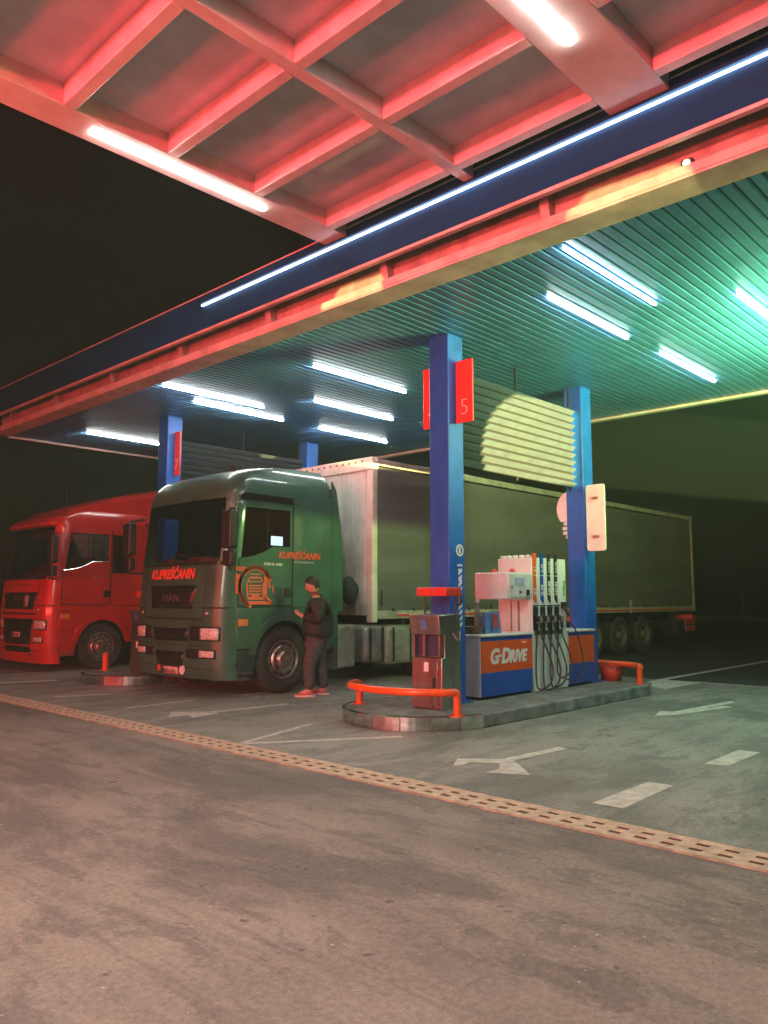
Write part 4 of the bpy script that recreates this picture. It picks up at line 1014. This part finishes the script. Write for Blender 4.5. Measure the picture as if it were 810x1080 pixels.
mb = MB(); mb.tube(spline([(TX0-.08,9.98,1.80),(TX0-.12,9.98,1.66),(TX0-.13,9.95,1.5),(TX0-.09,9.98,1.33)],5),[.05,.09,.12,.15,.17,.17,.18,.18,.18,.17,.16,.15,.13,.10,.08,.04],12); o = mb.build('black_bag', JACK); tag(o,'black bag hanging on the cream front wall of the trailer','bag')
mb = MB()
for x in (11.2,13.2,15.5,17.8,20.1,22.3):
    mb.box(x,x+.03,TY0-.020,TY0-.012,TZ0+.10,TZ0+.20)
x = TX0+.5
while x < TX1-.3: mb.box(x,x+.03,TY0-.024,TY0-.016,TZ0+.085,TZ0+.15); x += .55
mb.build('tarp_buckle', BLACK, tr, split=True)
mb = MB(); mb.prism([(TX0+.20,TY0-.022,1.30),(TX0+.23,TY0-.022,1.30),(TX0+.23,TY0-.022,1.58),(TX0+.20,TY0-.022,1.58)],(0,.006,0)); mb.build('strap', BLACK, tr)
# chassis and running gear
mb = MB(); mb.box(TX0+.3,TX1-.1,TY0+.75,TY0+.90,.82,1.08).box(TX0+.3,TX1-.1,TY1-.90,TY1-.75,.82,1.08)
for x in (10.6,12.5,14.5,16.3): mb.box(x,x+.1,TY0+.1,TY1-.1,.95,1.08)
mb.box(12.9,13.05,TY0+.35,TY0+.5,.25,1.0).box(12.85,13.1,TY0+.3,TY0+.55,.22,.27).box(12.9,13.05,TY1-.5,TY1-.35,.25,1.0).box(12.85,13.1,TY1-.55,TY1-.3,.22,.27)
mb.build('chassis', CHASS, tr)
for x in (13.5,14.9):
    mb = MB(); mb.box(x,x+1.1,TY0+.06,TY0+.7,.42,.93); mb.build('pallet_box', CHASS, tr, bevel=.03)
for x in (17.55,18.88,20.2):
    for s,y in ((-1,TY0+.21),(1,TY1-.21)):
        wheel(tr, (x,y,.50), s, .50, .38, 1, mat('trailer_rim',(.13,.125,.12),.6,var=.3))
    mb = MB(); mb.cyl((x,TY0+.3,.5),(x,TY1-.3,.5),.07,10); mb.build('axle', CHASS, tr)
    mb = MB(); P=[(x+.58*math.cos(math.radians(a)),TY0+.02,.5+.55*math.sin(math.radians(a))) for a in range(40,141,10)]; P2=[(x+.56*math.cos(math.radians(a)),TY0+.02,.5+.53*math.sin(math.radians(a))) for a in range(140,39,-10)]
    mb.prism(P+P2,(0,.4,0)); mb.build('mudguard', BLACK, tr)
mb = MB(); mb.box(22.4,22.46,TY0+.05,TY0+.55,.42,.78); mb.build('mud_flap', BLACK, tr)
mb = MB(); mb.box(TX1-.25,TX1-.05,TY0+.02,TY1-.02,.48,.60); mb.box(TX1-.5,TX1-.4,TY0+.6,TY0+.75,.5,.9); rb = mb.build('rear_bumper', CHASS, tr, bevel=.01)
mb = MB(); mb.box(TX1-.75,TX1-.06,TY0-.004,TY0+.02,.50,.66).box(TX1-.75,TX1-.06,TY0-.004,TY0+.02,.70,.86).box(TX1-.28,TX1-.04,TY0-.002,TY0+.5,.83,.98); mb.build('rear_marker', REDREF, tr, bevel=.01, split=True)
mb = MB(); mb.box(TX1-.14,TX1,TY0-.008,TY0+.10,TZ0-.05,TZ1-.02).box(TX1-.14,TX1,TY1-.10,TY1+.008,TZ0-.05,TZ1-.02); mb.build('rear_post', TARPR, tr, bevel=.015, split=True)
mb = MB(); mb.box(TX1-.04,TX1-.005,TY0+.10,TY1-.10,TZ0,TZ1-.15); mb.build('rear_door', TARPR, tr, bevel=.005)
mb = MB(); mb.box(19.30,19.40,TY0-.03,TY0-.012,TZ0-.06,TZ0+.28); mb.build('lock_bar', TARPR, tr, bevel=.005)

# ------------------------------------------------------------------ person with a phone
def skin(name, verts, edges, radii, m, parent=None, sub=2, root=0, off=V((0,0,0))):
    me = bpy.data.meshes.new(name); me.from_pydata([tuple(V(v)-off) for v in verts], edges, [])
    o = bpy.data.objects.new(name, me); COL.objects.link(o)
    if parent: o.parent = parent
    md = o.modifiers.new('skin','SKIN'); md.use_smooth_shade = True
    if not me.skin_vertices: me.skin_vertices.new()
    for i,rr in enumerate(radii):
        sv = me.skin_vertices[0].data[i]
        sv.radius = rr if isinstance(rr,tuple) else (rr,rr); sv.use_root = (i == root)
    s = o.modifiers.new('sub','SUBSURF'); s.levels = sub; s.render_levels = sub
    me.materials.append(m)
    dg = bpy.context.evaluated_depsgraph_get(); dg.update()
    me2 = bpy.data.meshes.new_from_object(o.evaluated_get(dg)); 
    o.modifiers.clear(); o.data = me2
    for p in me2.polygons: p.use_smooth = True
    if not me2.materials: me2.materials.append(m)
    return o
PB = V((7.92,8.86,0)); fdir = V((-.72,.69,0)).normalized(); ldir = V((-fdir.y,fdir.x,0))   # ldir: his left
def Q(f,l,z): return PB + fdir*f + ldir*l + V((0,0,z))
pr = thing('person', 'person in black jacket and grey trousers looking at a phone beside the green truck', 'person', tuple(PB))
vs=[];es=[];rs=[]
def add(p, r_, par=None):
    vs.append(p); rs.append(r_)
    if par is not None: es.append((par,len(vs)-1))
    return len(vs)-1
pel = add(Q(0,0,.94),(.15,.125)); sp1 = add(Q(-.01,0,1.10),(.145,.12),pel); sp2 = add(Q(-.02,0,1.27),(.155,.125),sp1); sp3 = add(Q(-.01,0,1.40),(.14,.10),sp2)
nk = add(Q(.025,0,1.475),.058,sp3); nk2 = add(Q(.045,0,1.53),.056,nk)
foot = {}
for s,ff in ((1,.10),(-1,-.10)):
    hp = add(Q(.0,s*.09,.86),.10,pel); kn = add(Q(ff*.75+.03,s*.10,.48),.062,hp); an = add(Q(ff,s*.11,.10),.042,kn); to = add(Q(ff+.13,s*.13,.045),.036,an); foot[s]=ff
hand = {}
for s in (1,-1):
    sh = add(Q(-.02,s*.19,1.385),.062,sp3); el = add(Q(-.03+.02,s*.235,1.115),.044,sh); wr_ = add(Q(.21,s*.12,1.175),.030,el); pa = add(Q(.275,s*.085,1.205),(.034,.018),wr_)
    for k,(dy,ln) in enumerate(((.030,.060),(.010,.070),(-.010,.066),(-.028,.052))):
        k1 = add(Q(.275+ln*.6, s*(.075+dy*.4), 1.225+dy*.6), .010, pa); k2 = add(Q(.275+ln*.75, s*(.045+dy*.3), 1.245+dy*.6), .009, k1)
    th1 = add(Q(.285,s*.060,1.245),.011,pa); add(Q(.305,s*.035,1.265),.010,th1)
    hand[s]=pa
body = skin('body', vs, es, rs, SKIN, pr, 2, 0, PB)
# head: shaped sphere joined into the body mesh
bm = bmesh.new(); bm.from_mesh(body.data)
hc = Q(.075,0,1.625)-PB; tilt = math.radians(24)
hb = bmesh.ops.create_uvsphere(bm, u_segments=28, v_segments=20, radius=1.0)
fx = (fdir*math.cos(tilt)+V((0,0,-math.sin(tilt)))); uz = (fdir*math.sin(tilt)+V((0,0,math.cos(tilt))))
for v in hb['verts']:
    p = v.co.copy(); f_,l_,u_ = p.x*.098,p.y*.074,p.z*.118
    if f_ > 0:
        if u_ < -.03: f_ *= .92; l_ *= .86
        nose = math.exp(-((l_/.014)**2)-((u_+.018)/.024)**2)*.024*(p.x>.5); f_ += nose
        f_ -= .010*math.exp(-((abs(l_)-.030)/.014)**2-((u_-.008)/.013)**2)
        f_ += .006*math.exp(-((l_/.024)**2)-((u_+.055)/.008)**2)
    v.co = hc + fx*f_ + ldir*l_ + uz*u_
for s in (1,-1):
    e = bmesh.ops.create_uvsphere(bm, u_segments=10, v_segments=8, radius=1.0)
    for v in e['verts']:
        p = v.co.copy(); v.co = hc + fx*(p.x*.018-.008) + ldir*(s*.074+p.y*.010) + uz*(p.z*.030-.005)
for f in bm.faces: f.smooth = True
bm.to_mesh(body.data); bm.free()
# hair
bm = bmesh.new(); hb = bmesh.ops.create_uvsphere(bm, u_segments=28, v_segments=20, radius=1.0)
rnd = random.Random(5)
dl = []
for v in bm.verts:
    p = v.co.copy()
    if p.z < (-.25 + .9*max(0,p.x) if p.x > -.1 else -.62): dl.append(v)
    k = 1.10+.05*math.sin(9*p.y+7*p.z)+rnd.uniform(-.015,.015)
    v.co = hc + fx*(p.x*.098*k-.006) + ldir*(p.y*.074*k*1.03) + uz*(p.z*.118*k+.008)
bmesh.ops.delete(bm, geom=dl, context='VERTS')
me = bpy.data.meshes.new('hair'); 
for f in bm.faces: f.smooth = True
bm.to_mesh(me); bm.free(); me.materials.append(HAIR); o = bpy.data.objects.new('hair', me); COL.objects.link(o); o.parent = pr
# clothes
vs=[];es=[];rs=[]
a0 = add(Q(0,0,.80),(.27,.25)); a1 = add(Q(-.01,0,.98),(.285,.26),a0); a2 = add(Q(-.025,0,1.18),(.28,.255),a1); a3 = add(Q(-.04,0,1.32),(.255,.23),a2); a4 = add(Q(-.02,0,1.43),(.15,.13),a3); a5 = add(Q(.005,0,1.50),(.08,.08),a4)
for s in (1,-1):
    sh = add(Q(-.03,s*.21,1.375),.115,a3); el = add(Q(-.04,s*.265,1.10),.098,sh); wr_ = add(Q(.15,s*.15,1.15),.066,el); add(Q(.20,s*.13,1.172),.052,wr_)
jk = skin('jacket', vs, es, rs, JACK, pr, 2, 0, PB)
vs=[];es=[];rs=[]
p0 = add(Q(0,0,.95),(.185,.155))
for s in (1,-1):
    ff = foot[s]; hp = add(Q(.0,s*.092,.82),(.145,.145),p0); kn = add(Q(ff*.75+.03,s*.10,.48),.105,hp); k2 = add(Q(ff*.9+.01,s*.105,.25),.092,kn); add(Q(ff-.005,s*.11,.085),.086,k2)
skin('trousers', vs, es, rs, TROU, pr, 2, 0, PB)
for s in (1,-1):
    ff = foot[s]; vs=[];es=[];rs=[]
    h0 = add(Q(ff-.06,s*.11,.055),(.043,.042)); h1 = add(Q(ff+.03,s*.115,.06),(.046,.045),h0); h2 = add(Q(ff+.12,s*.125,.045),(.044,.032),h1); add(Q(ff+.185,s*.13,.036),(.036,.022),h2); add(Q(ff-.02,s*.11,.11),.045,h0)
    sh_ = skin('shoe', vs, es, rs, SHOE, pr, 2, 0, PB)
    mb = MB(); P=[]
    for a in range(0,360,20):
        c_,s2 = math.cos(math.radians(a)),math.sin(math.radians(a)); P.append(Q(ff+.06+.155*c_, s*.118+.046*s2*(1 if c_<.3 else .9), .002))
    mb.prism(P,(0,0,.030)); so = mb.build('sole', SOLE, pr, bevel=.006); so.parent = sh_
mb = MB(); c_ = Q(.335,0.0,1.262)
u = (fdir*.6+V((0,0,.8))).normalized(); n_ = ldir.cross(u)
P = [c_-ldir*.037-u*.075, c_+ldir*.037-u*.075, c_+ldir*.037+u*.075, c_-ldir*.037+u*.075]
mb.prism([tuple(p) for p in P], tuple(n_*.009)); o = mb.build('mobile_phone', BLACK, bevel=.003); tag(o,'dark mobile phone held in both hands by the person','phone')

# ------------------------------------------------------------------ light
world = bpy.data.worlds.new('World'); sc.world = world; world.use_nodes = True
nt = world.node_tree; bg = nt.nodes['Background']
sky = nt.nodes.new('ShaderNodeTexSky'); sky.sky_type = 'NISHITA'; sky.sun_disc = False; sky.sun_elevation = math.radians(2); sky.sun_rotation = math.radians(200)
nt.links.new(sky.outputs[0], bg.inputs[0]); bg.inputs[1].default_value = 0.0012

def lamp(kind, name, loc, target, power, col, **kw):
    l = bpy.data.lights.new(name, kind); l.energy = power; l.color = col
    for k,v in kw.items(): setattr(l,k,v)
    o = bpy.data.objects.new(name, l); COL.objects.link(o); o.location = loc
    o.rotation_euler = (V(target)-V(loc)).to_track_quat('-Z','Y').to_euler(); return o
# red illuminated shop front behind the viewer: a low band and a line under the lattice roof
lamp('AREA','shop_sign_lamp',(-6.5,8.0,1.7),(7,9.5,1.75), 700, (1,.05,.045), shape='RECTANGLE', size=13, size_y=.8, spread=math.radians(130))
lamp('AREA','shop_sign_lamp',(-3.2,2.6,4.7),(4,3.6,7.0), 430, (1,.045,.06), shape='RECTANGLE', size=10, size_y=.3, spread=math.radians(62))
# unseen warm white area lamp added to light the apron
lamp('AREA','apron_fill_lamp',(-3.2,3,5.35),(.2,3,0), 720, (1,.95,.82), shape='RECTANGLE', size=3, size_y=8, spread=math.radians(140))
# unseen green uplight added for the green glow on the canopy ceiling
lamp('AREA','green_uplight',(10.3,1.2,3.9),(10.5,1.7,4.8), 1050, (.58,1,.27), shape='RECTANGLE', size=1.6, size_y=1.0)
# yellow projector spots, each with a shutter in its lamp that shapes the beam
def projector(loc, target, power, col, a, b, v0=0.0, vmax=9.0, umax=9.0):
    o = lamp('SPOT','yellow_projector',loc,target,power,col,spot_size=math.radians(20),spot_blend=.0,shadow_soft_size=.03)
    l = o.data; l.use_nodes = True; nt = l.node_tree; N = nt.nodes; L = nt.links; em = N['Emission']
    tc = N.new('ShaderNodeTexCoord'); sp = N.new('ShaderNodeSeparateXYZ'); L.new(tc.outputs['Normal'], sp.inputs[0])
    def m(op, x, y=0.0):
        n = N.new('ShaderNodeMath'); n.operation = op
        for k,q in enumerate((x,y)):
            if isinstance(q,(int,float)): n.inputs[k].default_value = q
            else: L.new(q, n.inputs[k])
        return n.outputs[0]
    nz = m('MULTIPLY', sp.outputs[2], -1.0)
    u = m('DIVIDE', sp.outputs[0], nz); v = m('DIVIDE', sp.outputs[1], nz)
    e = m('ADD', m('POWER', m('ABSOLUTE', m('DIVIDE', u, a)), 2.0), m('POWER', m('ABSOLUTE', m('DIVIDE', m('SUBTRACT', v, v0), b)), 2.0))
    k = m('MULTIPLY', m('MULTIPLY', m('LESS_THAN', e, 1.0), m('LESS_THAN', m('ABSOLUTE', v), vmax)), m('LESS_THAN', u, umax))
    L.new(k, em.inputs['Strength'])
projector((6.5,-5.2,.9),(10.1,6.27,3.78), 58000, (1,.85,.27), .122, .080, -.022, .0500, .0740)
projector((-6,4.2,2.6),(6.18,6.22,4.95), 9000, (1,.86,.30), .040, .030, -.012, .0105)
projector((-6,-.6,2.6),(6.18,2.90,4.92), 9000, (1,.86,.30), .044, .030, -.012, .0105)

# ------------------------------------------------------------------ camera and view
cam = bpy.data.cameras.new('camera'); co = bpy.data.objects.new('camera', cam); COL.objects.link(co); sc.camera = co
co.location = (0,0,1.42); az, pi_ = math.radians(43.3905), math.radians(6.3205)
co.rotation_euler = (math.pi/2+pi_, 0, az-math.pi/2)
cam.sensor_fit = 'VERTICAL'; cam.sensor_height = 36; cam.lens = 27.687; cam.clip_end = 900; cam.clip_start = .05
sc.view_settings.view_transform = 'Standard'; sc.view_settings.look = 'None'; sc.view_settings.gamma = 1; sc.view_settings.use_curve_mapping = False
sc.view_settings.exposure = 0.62
sc.render.engine = 'CYCLES'
sc.cycles.use_denoising = True; sc.cycles.sample_clamp_indirect = 4.0; sc.cycles.caustics_reflective = False; sc.cycles.caustics_refractive = False
sc.cycles.max_bounces = 8
# mist added to imitate lens glare, green put into its colour
hz = MB(); hz.box(-40,80,-60,90,-1.2,9.0); ho = hz.build('glare_haze', bpy.data.materials.new('glare_haze_air')); ho['kind'] = 'stuff'
hm = ho.data.materials[0]; hm.use_nodes = True; hn = hm.node_tree; hn.nodes.remove(hn.nodes['Principled BSDF'])
pv = hn.nodes.new('ShaderNodeVolumePrincipled'); pv.inputs['Color'].default_value = (.58,.95,.72,1); pv.inputs['Density'].default_value = 0.0042; pv.inputs['Anisotropy'].default_value = 0.3
hn.links.new(pv.outputs[0], hn.nodes['Material Output'].inputs['Volume'])
